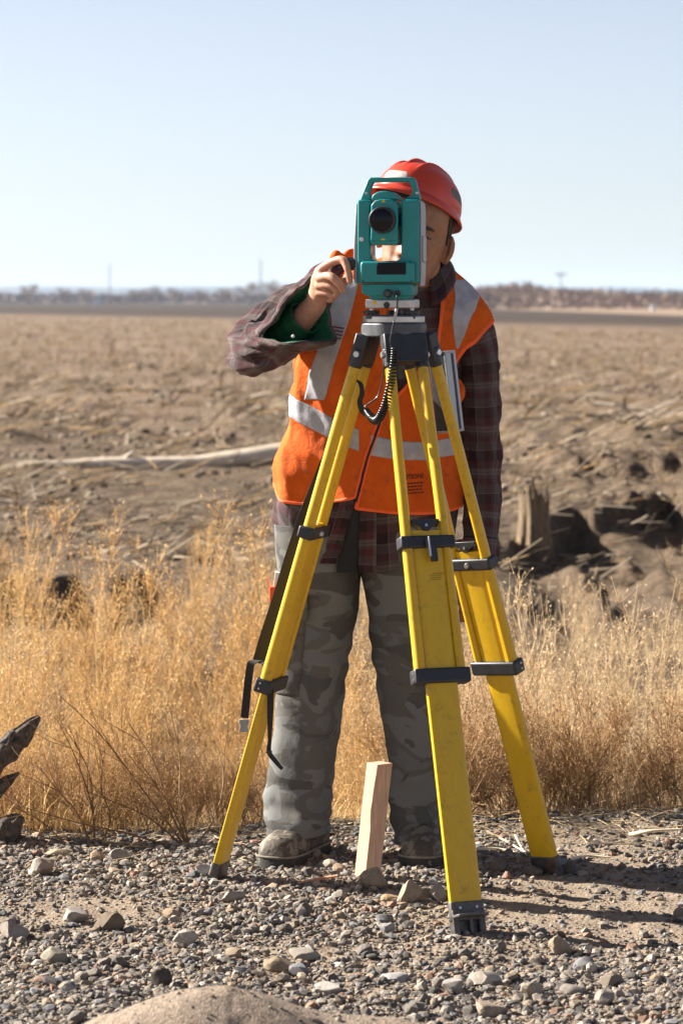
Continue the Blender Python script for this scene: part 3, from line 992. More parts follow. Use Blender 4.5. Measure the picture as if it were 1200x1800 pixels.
# the largest of the loose stones, each its own
def loose_stones():
    r = np.random.default_rng(33)
    shapes = [rock_shape(s + 400, 2, 9, 0.15) for s in range(14)]
    meshes = []
    for s, (V, Fc) in enumerate(shapes):
        for t in range(5):
            tone = STONE_TONES[r.choice(10, p=STONE_P)] * r.uniform(0.85, 1.2)
            meshes.append(make_mesh('stone', V, Fc, M_STONE, 18, col=np.tile(tone, (len(V), 1))))
    k = 0
    while k < 265:
        x = r.uniform(-0.88, 0.92); y = r.uniform(5.95, 8.42)
        if r.uniform() > 0.12 + float(stone_density(x, y)): continue
        if abs(x) > 0.11 * y + 0.03: continue
        if y < 6.0 and abs(x + 0.2) < 0.5: continue
        sz = 0.0092 + 0.0038 * r.exponential(1.0)
        sz = min(sz, 0.024)
        o = bpy.data.objects.new('stone', meshes[r.integers(len(meshes))])
        sc = sz * np.array([r.uniform(0.8, 1.25), r.uniform(0.8, 1.25), r.uniform(0.55, 0.9)])
        o.scale = tuple(sc)
        o.rotation_euler = (r.normal(0, 0.25), r.normal(0, 0.25), r.uniform(0, 6.28))
        o.location = (x, y, float(gz(x, y)) + sc[2] * 0.55)
        COL.objects.link(o)
        tag(o, 'walnut-sized angular stone lying loose among the finer roadside gravel', 'stone', 'larger loose stones of the gravel shoulder')
        k += 1
loose_stones()

# ------------------------------------------------------------------ dry weeds in the ditch
M_WEED = tint_mat('dry_weed_stalk', 0.7, var=0.18, vscale=25, bump=0, transl=0.35)
def sticks_mesh(name, segs, cols, mat, sides=3):
    """segs: list of (points k x 3, r0, r1); one thin tube each"""
    V, Fc, C, off = [], [], [], 0
    th = np.linspace(0, 2 * np.pi, sides, endpoint=False)
    for (pts, r0, r1), c in zip(segs, cols):
        k = len(pts)
        d = pts[-1] - pts[0]
        d = d / (np.linalg.norm(d) + 1e-9)
        a = np.cross(d, (0.3, 0.5, 0.81)); a /= np.linalg.norm(a) + 1e-9
        b = np.cross(d, a)
        rad = np.linspace(r0, r1, k)
        W = pts[:, None, :] + rad[:, None, None] * (np.cos(th)[None, :, None] * a + np.sin(th)[None, :, None] * b)
        V.append(W.reshape(-1, 3))
        Fc.append(grid_faces(k, sides, True) + off)
        C.append(np.tile(c, (k * sides, 1)))
        off += k * sides
    return make_mesh(name, np.vstack(V), np.ascontiguousarray(np.vstack(Fc)), mat, 180, col=np.vstack(C))

def weed(seed, h, spread, n_main, tone, dense=1.0, droop=0.0, leafy=True):
    r = np.random.default_rng(seed)
    segs, cols = [], []
    tone = np.asarray(tone, float)
    tips = []
    def curve(p, d, L, k, bend, wig):
        pts = [p]
        for i in range(k):
            d = d + bend / k + r.normal(0, wig, 3)
            d = d / np.linalg.norm(d)
            pts.append(pts[-1] + d * L / k)
        return np.array(pts), d
    for m in range(n_main):
        a = r.uniform(0, 2 * np.pi)
        ln = abs(r.normal(0, spread))
        d0 = np.array([math.cos(a) * ln, math.sin(a) * ln, 1.0]); d0 /= np.linalg.norm(d0)
        L = h * r.uniform(0.65, 1.08)
        p0 = np.array([r.normal(0, 0.035), r.normal(0, 0.035), -0.03])
        pts, _ = curve(p0, d0, L, 7, np.array([0, 0, 0.25]), 0.07)
        tm = tone * r.uniform(0.7, 1.0)
        segs.append((pts, r.uniform(0.0018, 0.0036), 0.0008)); cols.append(tm)
        for q in range(int(11 * dense)):
            t = r.uniform(0.18, 0.98)
            i = min(int(t * 7), 6)
            p = pts[i] + (pts[i + 1] - pts[i]) * (t * 7 - i)
            dm = pts[i + 1] - pts[i]; dm /= np.linalg.norm(dm)
            a2 = r.uniform(0, 2 * np.pi)
            d = dm * 0.85 + np.array([math.cos(a2), math.sin(a2), 0.15]) * 0.65
            d /= np.linalg.norm(d)
            L2 = L * (1.05 - t) * r.uniform(0.25, 0.6) + 0.04
            s2, _ = curve(p, d, L2, 4, np.array([0, 0, 0.45 - droop]), 0.10)
            segs.append((s2, 0.0011, 0.0005)); cols.append(tone * r.uniform(0.75, 1.15))
            for w in range(int(5 * dense)):
                t3 = r.uniform(0.2, 1.0)
                i3 = min(int(t3 * 4), 3)
                p3 = s2[i3] + (s2[i3 + 1] - s2[i3]) * (t3 * 4 - i3)
                d3 = (s2[i3 + 1] - s2[i3]); d3 /= np.linalg.norm(d3)
                d3 = d3 + r.normal(0, 0.55, 3); d3[2] += 0.2; d3 /= np.linalg.norm(d3)
                L3 = r.uniform(0.025, 0.085)
                s3, _ = curve(p3, d3, L3, 2, np.array([0, 0, 0.2]), 0.12)
                segs.append((s3, 0.0008, 0.0004)); cols.append(tone * r.uniform(0.85, 1.3))
                tips.append((s3[-1], d3)); tips.append((s3[1], d3))
    V, Fc, C = [], [], []
    if leafy:
        for p, d in tips:                      # shrivelled leaves and seed husks
            for q in range(1):
                L = r.uniform(0.006, 0.015)
                e = d + r.normal(0, 0.7, 3); e /= np.linalg.norm(e)
                s = np.cross(e, r.normal(0, 1, 3)); s = s / (np.linalg.norm(s) + 1e-6) * r.uniform(0.0012, 0.0028)
                i = len(V)
                pp = p + r.normal(0, 0.006, 3)
                V += [pp - s * 0.4, pp + e * L * 0.5 + s, pp + e * L, pp + e * L * 0.5 - s]
                Fc.append((i, i + 1, i + 2, i + 3))
                C += [tone * r.uniform(0.8, 1.15)] * 4
    st = sticks_mesh('stalks', segs, cols, M_WEED)
    lf = make_mesh('seed_husks', np.array(V), np.array(Fc), M_WEED, 0, col=np.array(C)) if V else None
    return st, lf

GOLD = (0.66, 0.450, 0.205)
STRAWC = (0.66, 0.51, 0.32)
RUST = (0.40, 0.25, 0.125)
WEEDS = {
    'gold': [weed(s, 0.95, 0.28, 15, GOLD, 1.0) for s in (1, 2, 3)] + [weed(4, 0.7, 0.5, 15, GOLD, 1.0)],
    'straw': [weed(s, 0.85, 0.32, 14, STRAWC, 1.0) for s in (11, 12)] + [weed(13, 0.62, 0.5, 14, STRAWC, 1.0)],
    'rust': [weed(21, 0.38, 0.9, 15, RUST, 1.0), weed(22, 0.45, 0.8, 14, (0.42, 0.26, 0.12), 1.0)],
}
WLAB = {'gold': ('golden_weed', 'tall golden dry weed with fine branching stems in the ditch', 'golden dry weeds in the ditch'),
        'straw': ('straw_weed', 'pale straw-coloured dry weed with wispy stems in the ditch', 'pale dry weeds in the ditch'),
        'rust': ('low_weed', 'low reddish-brown dry weed hugging the edge of the gravel', 'low dry weeds at the gravel edge')}
def put_weed(kind, v, x, y, rot, sc, label=None, name=None, group=True, tilt=(0, 0)):
    nm, lab, grp = WLAB[kind]
    t = thing(name or nm, (x, y, float(gz(x, y))), label or lab, 'weed', grp if group else None)
    t.rotation_euler = (tilt[0], tilt[1], rot)
    t.scale = (sc, sc, sc)
    for q, me in zip(('stalks', 'seed_husks'), WEEDS[kind][v]):
        if me is None: continue
        c = bpy.data.objects.new(q, me)
        COL.objects.link(c)
        c.parent = t

r = np.random.default_rng(77)
spots = []
for row, (y0, k) in enumerate([(8.72, 6), (9.15, 7), (9.65, 8), (10.25, 9), (10.95, 10), (11.8, 10), (12.7, 9), (13.6, 8)]):
    half = 0.115 * y0 + 0.12
    for i in range(k):
        x = -half + 2 * half * (i + 0.5) / k + r.normal(0, 0.05)
        y = y0 + r.normal(0, 0.12)
        if y < float(crest(x)) + 0.12: y = float(crest(x)) + 0.12 + abs(r.normal(0, 0.1))
        if x > 0.1 and y0 < 8.8: continue
        if noise3(np.array([[x * 2.3, y * 1.1, 3.3]]), 5)[0] < -0.22: continue
        pr = smooth(-0.2, 0.5, x)
        kind = 'straw' if r.uniform() < 0.12 + 0.75 * pr else 'gold'
        if y > 11.5 and r.uniform() < 0.35: kind = 'straw'
        sc = r.uniform(0.62, 0.98)
        if y < 9.1: sc *= 0.62 + 0.2 * (y > 8.85)
        if y > 11.5: sc *= 0.85
        if x > 0.3 and y > 10.0: sc *= 0.82
        spots.append((kind, int(r.integers(0, len(WEEDS[kind]))), x, y, r.uniform(0, 6.28), sc, (r.normal(0, 0.07), r.normal(0.05, 0.07))))
for k, (kind, v, x, y, rot, sc, tl) in enumerate(spots):
    put_weed(kind, v, x, y, rot, sc, tilt=tl)
for i in range(10):      # the tallest, wispiest ones standing clear of the rest
    y = r.uniform(9.4, 12.2)
    x = (-0.11 + 0.22 * (i + r.uniform(0.1, 0.9)) / 10) * y
    kd = 'gold' if x < 0.1 else 'straw'
    put_weed(kd, int(r.integers(0, len(WEEDS[kd]) - 1)), x, y, r.uniform(0, 6.28), r.uniform(0.92, 1.15), tilt=(r.normal(0, 0.1), r.normal(0.08, 0.1)))
for i in range(10):
    x = 0.22 + 0.9 * (i + 0.5) / 10 + r.normal(0, 0.03)
    y = float(crest(x)) + 0.12 + abs(r.normal(0, 0.16))
    put_weed('rust', int(i % 2), x, y, r.uniform(0, 6.28), r.uniform(0.7, 1.15))
for i in range(9):
    x = -0.95 + 0.75 * (i + 0.5) / 9
    put_weed('rust', int(i % 2), x, float(crest(x)) + 0.10 + abs(r.normal(0, 0.08)), r.uniform(0, 6.28), r.uniform(0.5, 0.8))

# two sparse shrubs with long bare brown stems in front of the weeds
def bare_shrub(px, py, ends, label, seed):
    r = np.random.default_rng(seed)
    x0, y0 = ground_at(px, py)
    b = np.array([x0, y0, float(gz(x0, y0))])
    t = thing('bare_shrub', b, label, 'shrub')
    for ex, ey, dy in ends:
        e = P(ex, ey, y0 + dy)
        m1 = b + (e - b) * 0.35 + np.array([0.015, 0, -0.01]) + r.normal(0, 0.012, 3)
        m2 = b + (e - b) * 0.7 + np.array([0.012, 0, -0.012]) + r.normal(0, 0.012, 3)
        pts = spline([b - np.array([0, 0, 0.02]), m1, m2, e], 14)
        segs = [(pts, 0.0032, 0.0010)]
        cols = [np.array([0.21, 0.125, 0.065]) * r.uniform(0.8, 1.2)]
        for q in range(9):
            i = int(r.integers(4, 13))
            d = pts[i] - pts[i - 1]; d /= np.linalg.norm(d)
            d = d + r.normal(0, 0.45, 3); d /= np.linalg.norm(d)
            L = r.uniform(0.05, 0.16)
            segs.append((np.array([pts[i], pts[i] + d * L * 0.5 + r.normal(0, 0.004, 3), pts[i] + d * L + np.array([0, 0, 0.01])]), 0.0012, 0.0005))
            cols.append(np.array([0.30, 0.18, 0.09]) * r.uniform(0.8, 1.3))
        o = bpy.data.objects.new('stem', sticks_mesh('stem', segs, cols, M_WEED, 5))
        wlink(o, t)
bare_shrub(168, 1487, [(62, 1340, 0.0), (100, 1262, 0.05), (28, 1420, -0.03), (130, 1300, 0.1), (182, 1330, 0.05)], 'sparse shrub with bare brown stems arching up beside the driftwood', 4)
bare_shrub(335, 1486, [(105, 1222, 0.05), (225, 1270, 0.05), (150, 1390, -0.02), (300, 1250, 0.1), (395, 1330, 0.05), (240, 1330, 0.0), (30, 1415, 0.0)], 'sparse shrub with long bare stems leaning left of the tripod', 6)

# dry grass between the weeds
def ditch_grass():
    r = np.random.default_rng(15)
    n = 12500
    y = 8.45 + 7.0 * r.uniform(0, 1, n) ** 1.4
    x = r.uniform(-1, 1, n) * (0.115 * y + 0.25)
    y[:3800] = crest(x[:3800]) + np.abs(r.normal(0.0, 0.16, 3800))
    k = y > crest(x) - 0.03 + 0.15 * (x > 0.2)
    x, y = x[k], y[k]; n = len(x)
    z = gz(x, y)
    cl = np.clip(0.65 + 1.1 * fbm(np.stack([x * 2.6, y * 2.0, 0 * x], -1), 3, 19), 0.15, 1.5)
    a = r.uniform(0, 2 * np.pi, n); ln = r.uniform(0.06, 0.34, n) * cl * np.where(y < 8.8, 0.5, 1); lean = np.abs(r.normal(0, 0.5, n))
    d = np.stack([np.cos(a) * lean, np.sin(a) * lean, np.ones(n)], -1); d /= np.linalg.norm(d, axis=1)[:, None]
    s = np.stack([-np.sin(a), np.cos(a), 0 * a], -1) * r.uniform(0.0009, 0.0022, n)[:, None]
    p = np.stack([x, y, z - 0.01], -1)
    m = p + d * ln[:, None] * 0.55
    e = p + d * ln[:, None] + np.stack([np.cos(a), np.sin(a), -0.5 + 0 * a], -1) * (ln * 0.18)[:, None]
    V = np.stack([p - s, p + s, m + s * 0.7, m - s * 0.7, e], 1)
    i = np.arange(n) * 5
    Fc = np.vstack([np.stack([i, i + 1, i + 2], -1), np.stack([i, i + 2, i + 3], -1), np.stack([i + 3, i + 2, i + 4], -1)])
    g = np.stack([r.uniform(0.40, 0.76, n)] * 3, -1) * np.where(x[:, None] < 0.1, np.array([[1, 0.69, 0.33]]), np.array([[1, 0.76, 0.46]]))
    return V.reshape(-1, 3), Fc, np.repeat(g, 5, 0)
V, Fc, C = ditch_grass()
tag(obj('dry_grass', V, Fc, M_WEED, smooth_deg=0, col=C), 'fine golden dry grass filling the ditch between the weeds', 'grass', kind='stuff')

# ------------------------------------------------------------------ driftwood and sticks at the edge of the shoulder
def limb(name, pts, rads, mat, label, cat, n=26, amp=0.25, freq=26, seed=1, m=70, extra=()):
    V, Fc = rough_tube(pts, rads, n, amp, freq, seed, m)
    b = np.min(V, 0)
    t = thing(name, (V[:, 0].mean(), V[:, 1].mean(), b[2]), label, cat)
    obj('limb', V, Fc, mat, t, 50)
    for pts2, rads2, sd in extra:
        V, Fc = rough_tube(pts2, rads2, 10, amp, freq, sd, 20)
        obj('side_branch', V, Fc, mat, t, 50)
    return t
Yd = 8.30
limb('driftwood_branch', [P(-150, 1490, Yd), P(-60, 1395, Yd), P(0, 1330, Yd), P(30, 1300, Yd), P(52, 1276, Yd), P(70, 1260, Yd)], [0.045, 0.038, 0.031, 0.024, 0.017, 0.005], M_DRIFT,
     'splintered grey driftwood branch slanting up at the left edge', 'branch', seed=3, amp=0.50,
     extra=[([P(-30, 1420, Yd), P(5, 1380, Yd), P(34, 1358, Yd)], [0.02, 0.014, 0.004], 4), ([P(0, 1330, Yd - 0.03), P(15, 1300, Yd - 0.03), P(26, 1285, Yd - 0.03)], [0.018, 0.012, 0.004], 5)])
Yd = 8.22
limb('driftwood_stub', [P(-70, 1490, Yd), P(-20, 1475, Yd), P(12, 1462, Yd), P(30, 1440, Yd), P(34, 1432, Yd)], [0.045, 0.045, 0.036, 0.018, 0.008], M_DRIFT,
     'broken grey driftwood stub resting on the gravel at the left edge', 'driftwood', seed=8, amp=0.50,
     extra=[([P(0, 1475, Yd - 0.03), P(8, 1450, Yd - 0.03), P(16, 1438, Yd - 0.03)], [0.022, 0.014, 0.005], 7)])
Yd = 8.52
limb('pale_stick', [P(36, 1480, Yd), P(110, 1474, Yd), P(190, 1466, Yd), P(260, 1459, Yd)], [0.014, 0.012, 0.010, 0.006], M_LOG,
     'pale flat stick lying behind the gravel crest at left', 'stick', n=8, seed=12, m=20)
M_STALK = tint_mat('bleached_stalk', 0.8, var=0.2, vscale=20, bump=0)
for k, (pts, rad, lab) in enumerate([
        ([(838, 1492), (880, 1496), (940, 1512)], 0.0045, 'long bleached stalk on the dirt just left of the right tripod foot'),
        ([(856, 1462), (890, 1482), (925, 1502)], 0.0040, 'bleached stalk slanting down towards the right tripod foot'),
        ([(905, 1468), (915, 1490), (926, 1506)], 0.0030, 'short bleached stalk standing by the right tripod leg'),
        ([(1000, 1511), (1030, 1508), (1072, 1511)], 0.0050, 'pale stalk lying on the dirt right of the right tripod foot'),
        ([(1034, 1478), (1062, 1486), (1098, 1478)], 0.0042, 'crooked tan twig on the dirt at right'),
        ([(1105, 1468), (1140, 1461), (1196, 1458)], 0.0060, 'pale stick under the weeds at the right edge')]):
    q = []
    for j, (px, py) in enumerate(pts):
        X, Y = ground_at(px, max(py, 1482) if j else py + 12)
        p = P(px, py, Y)
        p[2] = max(p[2], float(gz(p[0], Y)) + rad)
        q.append(p)
    pts3 = spline(q, 10)
    me = sticks_mesh('bleached_stalk', [(pts3, rad, rad * 0.5)], [np.array([0.62, 0.52, 0.38])], M_STALK, 6)
    o = bpy.data.objects.new('bleached_stalk', me)
    COL.objects.link(o)
    at_base(o)
    tag(o, lab, 'stalk')
# broken straw and splinters strewn along the edge of the gravel
def straw_litter():
    r = np.random.default_rng(63)
    segs, cols = [], []
    for k in range(520):
        x = r.uniform(-1.0, 1.05)
        y = float(crest(x)) + r.normal(-0.02, 0.12) - (0.0 if x < 0.2 else r.uniform(0, 0.25))
        a = r.normal(0, 0.8)
        L = r.uniform(0.02, 0.11)
        z = float(gz(x, y)) + r.uniform(0.004, 0.02)
        p = np.array([x, y, z]); d = np.array([math.cos(a), math.sin(a), r.normal(0.03, 0.12)]) * L
        segs.append((np.array([p, p + d * 0.5 + r.normal(0, 0.002, 3), p + d]), r.uniform(0.0007, 0.0022), 0.0006))
        cols.append(np.array([0.50, 0.38, 0.22]) * r.uniform(0.6, 1.25))
    o = bpy.data.objects.new('straw_litter', sticks_mesh('straw_litter', segs, cols, M_STALK, 4))
    COL.objects.link(o)
    tag(o, 'broken straw strewn along the edge of the gravel', 'straw', kind='stuff')
straw_litter()
# reddish splinter of wood
x0, y0 = ground_at(556, 1556)
o = MB().tube([(x0 - 0.045, y0 - 0.01, gz(x0 - 0.045, y0) + 0.006), (x0, y0, gz(x0, y0) + 0.014), (x0 + 0.05, y0 + 0.02, gz(x0 + 0.05, y0) + 0.016)], [(0.003, 0.008), (0.005, 0.011), (0.003, 0.006)], 6).obj('wood_splinter', simple_mat('raw_red_wood', (0.50, 0.25, 0.14), 0.8, var=0.25, vscale=40), None, 30)
at_base(o)
tag(o, 'reddish splinter of wood on the gravel left of the stake', 'splinter')

# wooden survey stake
def stake():
    m, nt, b = new_mat('fresh_sawn_pine')
    n = N(nt)
    tc = n('TexCoord').outputs['Object']
    mp = n('Mapping', {'Vector': tc, 'Rotation': (0.0, 0.13, 0), 'Scale': (1, 1, 0.06)}).outputs[0]
    f = n.noise(mp, 160, 4, 0.6, 0.3)
    c = n.ramp(f, [(0.3, (0.40, 0.235, 0.155)), (0.6, (0.54, 0.355, 0.255)), (0.8, (0.58, 0.40, 0.30))])
    nt.links.new(c, b.inputs['Base Color'])
    b.inputs['Roughness'].default_value = 0.7
    nt.links.new(n.bump(f, 0.25, 0.002), b.inputs['Normal'])
    X, Y = ground_at(641, 1548)
    b0 = np.array([X, Y + 0.02, float(gz(X, Y)) - 0.05])
    e = P(667, 1341, Y + 0.02)
    d = e - b0
    a = R(38)
    ux = np.array([math.cos(a), math.sin(a), 0]); uy = np.array([-math.sin(a), math.cos(a), 0])
    m_ = 16
    V = []
    for k in range(m_):
        t = k / (m_ - 1)
        c_ = b0 + d * t
        h = 0.0225
        # the near-left arris carries a wavy wane where bark used to be
        wn_ = 0.0035 + 0.0045 * max(0, math.sin(t * 9 + 1.0)) * (0.25 < t < 0.95) + 0.004 * (abs(t - 0.63) < 0.06)
        prof = [(-h, -h + wn_), (-h + wn_, -h), (h, -h), (h, h), (-h, h)]
        V += [c_ + ux * x + uy * y for x, y in prof]
    V = np.array(V)
    Fc = [tuple(f) for f in grid_faces(m_, 5, True)] + [tuple(range(4, -1, -1)), tuple(range((m_ - 1) * 5, m_ * 5))]
    o = obj('wooden_stake', V, Fc, m, None, 25, bevel=0.0008)
    at_base(o)
    return tag(o, 'raw pine survey stake driven into the gravel between the boots', 'stake')
stake()

# ------------------------------------------------------------------ the man
feet = P(625, 1515, 8.0)
man = thing('person', (feet[0], 8.0, 0.0), 'man in orange safety vest and red hard hat bending to the eyepiece of the instrument', 'person')

def plaid_mat():
    m, nt, b = new_mat('plaid_flannel')
    n = N(nt)
    uv = n('UVMap').outputs[0]
    ns = n.noise(uv, 9, 3)
    s = n('SeparateXYZ', {0: uv})
    def band(c, off):
        wv = n.math('MULTIPLY_ADD', ns, 0.010, c)
        return n.math('FRACT', n.math('MULTIPLY_ADD', wv, 1 / 0.115, off))
    dk, rd, gy, wh = (0.013, 0.005, 0.008), (0.068, 0.018, 0.023), (0.075, 0.058, 0.058), (0.18, 0.15, 0.145)
    stops = [(0.0, dk), (0.20, dk), (0.22, rd), (0.36, rd), (0.38, gy), (0.44, wh), (0.455, gy), (0.52, wh), (0.535, gy), (0.60, gy), (0.63, rd), (0.74, rd), (0.77, gy), (0.93, gy), (0.95, wh), (0.965, dk)]
    cu = n.ramp(band(s.outputs[0], 0.0), stops)
    cv = n.ramp(band(s.outputs[1], 0.37), stops)
    # the two yarn systems alternate like a twill
    tw = n.math('FRACT', n.math('MULTIPLY', n.math('ADD', s.outputs[0], s.outputs[1]), 380))
    c = n.mix(n.math('MULTIPLY_ADD', n.math('GREATER_THAN', tw, 0.5), 0.3, 0.35), cu, cv)
    wear = n.noise(uv, 28, 5, 0.65)
    c = n.mix(n.math('MULTIPLY', wear, 0.40), c, (0.072, 0.053, 0.052))
    nt.links.new(c, b.inputs['Base Color'])
    b.inputs['Roughness'].default_value = 0.95
    b.inputs['Specular IOR Level'].default_value = 0.1
    b.inputs['Sheen Weight'].default_value = 0.08
    h = n.math('ADD', n.math('MULTIPLY', n.noise(uv, 55, 4, 0.6), 1.0), n.math('MULTIPLY', tw, 0.05))
    nt.links.new(n.bump(h, 0.35, 0.006), b.inputs['Normal'])
    return m

def camo_mat():
    m, nt, b = new_mat('faded_camouflage_cotton')
    n = N(nt)
    uv = n('UVMap').outputs[0]
    mp = n('Mapping', {'Vector': uv, 'Scale': (1.0, 1.9, 1)}).outputs[0]
    mp2 = n('Mapping', {'Vector': uv, 'Location': (3.1, 7.7, 0), 'Scale': (1.0, 2.4, 1)}).outputs[0]
    c = n.ramp(n.noise(mp, 6.0, 2, 0.5, 0.8), [(0.0, (0.148, 0.150, 0.146)), (0.47, (0.148, 0.150, 0.146)), (0.48, (0.102, 0.098, 0.088)), (0.60, (0.102, 0.098, 0.088)), (0.61, (0.124, 0.130, 0.132))], 'CONSTANT')
    k = n.ramp(n.noise(mp2, 5.0, 2, 0.5, 1.0), [(0.57, (0, 0, 0)), (0.575, (1, 1, 1))])
    c = n.mix(k, c, (0.072, 0.069, 0.064))
    c = n.mix(n.math('MULTIPLY', n.noise(uv, 40, 5, 0.7), 0.35), c, (0.142, 0.144, 0.14))
    nt.links.new(c, b.inputs['Base Color'])
    b.inputs['Roughness'].default_value = 0.95
    b.inputs['Specular IOR Level'].default_value = 0.1
    h = n.math('ADD', n.noise(uv, 30, 4, 0.6), n.math('MULTIPLY', n.noise(uv, 700, 2), 0.15))
    nt.links.new(n.bump(h, 0.35, 0.007), b.inputs['Normal'])
    return m

def vest_mat():
    m, nt, b = new_mat('fluorescent_orange_mesh_cloth')
    n = N(nt)
    tc = n('TexCoord').outputs['Object']
    f = n.noise(tc, 14, 5, 0.6)
    c = n.ramp(f, [(0.3, (0.60, 0.088, 0.005)), (0.7, (0.76, 0.132, 0.010))])
    st = n.ramp(n.noise(tc, 24, 3, 0.6), [(0.58, (0, 0, 0)), (0.72, (1, 1, 1))])
    c = n.mix(n.math('MULTIPLY', st, 0.6), c, (0.20, 0.06, 0.02))
    nt.links.new(c, b.inputs['Base Color'])
    b.inputs['Roughness'].default_value = 0.8
    b.inputs['Specular IOR Level'].default_value = 0.2
    v = n('TexVoronoi', {'Vector': tc, 'Scale': 420.0, 'Randomness': 0.15}).outputs['Distance']
    h = n.math('ADD', n.math('MULTIPLY', n.noise(tc, 30, 6, 0.65, 0.6), 1.4), n.math('MULTIPLY', v, 0.18))
    nt.links.new(n.bump(h, 0.75, 0.008), b.inputs['Normal'])
    tr = n('BsdfTranslucent', {'Color': c})
    mx = n('MixShader', {0: 0.12, 1: b.outputs[0], 2: tr.outputs[0]})
    nt.links.new(mx.outputs[0], nt.nodes['Material Output'].inputs['Surface'])
    return m

def skin_mat():
    m, nt, b = new_mat('skin')
    n = N(nt)
    a = n('Attribute', attribute_name='tint').outputs['Color']
    tc = n('TexCoord').outputs['Object']
    f = n.noise(tc, 60, 5, 0.65)
    c = n.mix(1.0, a, n.ramp(f, [(0.3, (0.82, 0.75, 0.72)), (0.7, (1.12, 1.09, 1.07))]), 'MULTIPLY')
    nt.links.new(c, b.inputs['Base Color'])
    b.inputs['Roughness'].default_value = 0.5
    b.inputs['Specular IOR Level'].default_value = 0.35
    b.inputs['Subsurface Weight'].default_value = 0.12
    b.inputs['Subsurface Radius'].default_value = (0.01, 0.004, 0.002)
    nt.links.new(n.bump(n.noise(tc, 260, 5, 0.75), 0.55, 0.0018), b.inputs['Normal'])
    return m

M_PLAID, M_CAMO, M_VEST, M_SKIN = plaid_mat(), camo_mat(), vest_mat(), skin_mat()
M_GREEN = simple_mat('dark_green_fleece', (0.016, 0.095, 0.045), 0.95, var=0.3, vscale=50, bump=0.5, bscale=240, bdist=0.002, spec=0.1)
M_TAPE = simple_mat('reflective_tape', (0.32, 0.32, 0.355), 0.42, var=0.2, vscale=35, bump=0.35, bscale=70, bdist=0.003, wear=((0.30, 0.29, 0.30), 30, 0.68))
M_EDGE = simple_mat('orange_binding', (0.86, 0.115, 0.020), 0.8, var=0.12, vscale=30, bump=0.3, bscale=200)
M_BLACKCLOTH = simple_mat('black_cloth', (0.012, 0.012, 0.014), 0.9, var=0.3, vscale=60, bump=0.4, bscale=400)

# torso as a stack of ellipses: (row, left, right, distance, half depth)
TR = np.array([(1000, 480, 800, 8.03, .130), (940, 475, 802, 8.03, .142), (900, 475, 803, 8.02, .148), (850, 487, 800, 8.01, .148), (800, 495, 800, 8.00, .145), (760, 502, 800, 8.00, .142),
               (700, 509, 800, 7.99, .140), (640, 517, 808, 7.98, .138), (600, 526, 828, 7.97, .130), (575, 535, 848, 7.965, .122), (555, 546, 851, 7.96, .115),
               (530, 560, 835, 7.955, .105), (505, 580, 814, 7.95, .095), (480, 605, 785, 7.945, .080), (462, 650, 768, 7.94, .066), (448, 692, 760, 7.935, .056)], float)
_d = spline(TR, 300)
_o = np.argsort(_d[:, 0])
_d = _d[_o]
def ring_at(py):
    py = np.asarray(py, float)
    g = [np.interp(py, _d[:, 0], _d[:, k]) for k in (1, 2, 3, 4)]
    s = 8.0 / F
    cx = ((g[0] + g[1]) / 2 - 600) * s
    a = (g[1] - g[0]) / 2 * s
    return cx, a, g[2], g[3], CZ - (py - HY) * s

def trunk_fold(x, y, z):
    """folds of the cloth hanging on the trunk"""
    p = np.stack([x * 7 + z * 2.5, y * 6, z * 3.2 - x * 1.5], -1)
    q = np.stack([x * 16 + z * 9, y * 10, z * 9 - x * 7], -1)
    return 0.024 * (ridge(p, 2, 61, 0.006) - 0.45) + 0.008 * fbm(q, 3, 62)

def trunk(py, th, off, fold=1.0):
    cx, a, cy, b, z = ring_at(py)
    c, s = np.cos(th), np.sin(th)
    nx, ny = c / a, s / b
    l = np.sqrt(nx * nx + ny * ny)
    x0, y0 = cx + a * c, cy - b * s
    o = off + fold * trunk_fold(x0, y0, z + 0 * x0)
    return np.stack([x0 + o * nx / l, y0 - o * ny / l, z + 0 * x0], -1)

def th_of_x(px, py):
    cx, a, cy, b, z = ring_at(py)
    X = (np.asarray(px, float) - 600) * 8.0 / F
    return np.arccos(np.clip((X - cx) / a, -1, 1))

# ---- bare body: one continuous surface
def closed_tube(path, rad, n=20, m=None):
    q = np.c_[np.asarray(path, float), np.asarray(rad, float)]
    if m: q = spline(q, m)
    # rounded ends
    T = q[1, :3] - q[0, :3]; T /= np.linalg.norm(T)
    U = q[-1, :3] - q[-2, :3]; U /= np.linalg.norm(U)
    a = [np.r_[q[0, :3] - T * q[0, 3] * k, q[0, 3:] * math.sqrt(max(0.0, 1 - k * k))] for k in (0.97, 0.8, 0.5)]
    b = [np.r_[q[-1, :3] + U * q[-1, 3] * k, q[-1, 3:] * math.sqrt(max(0.0, 1 - k * k))] for k in (0.5, 0.8, 0.97)]
    q = np.vstack([a, q, b])
    return tube(q[:, :3], q[:, 3:] if q.shape[1] > 4 else q[:, 3], n)

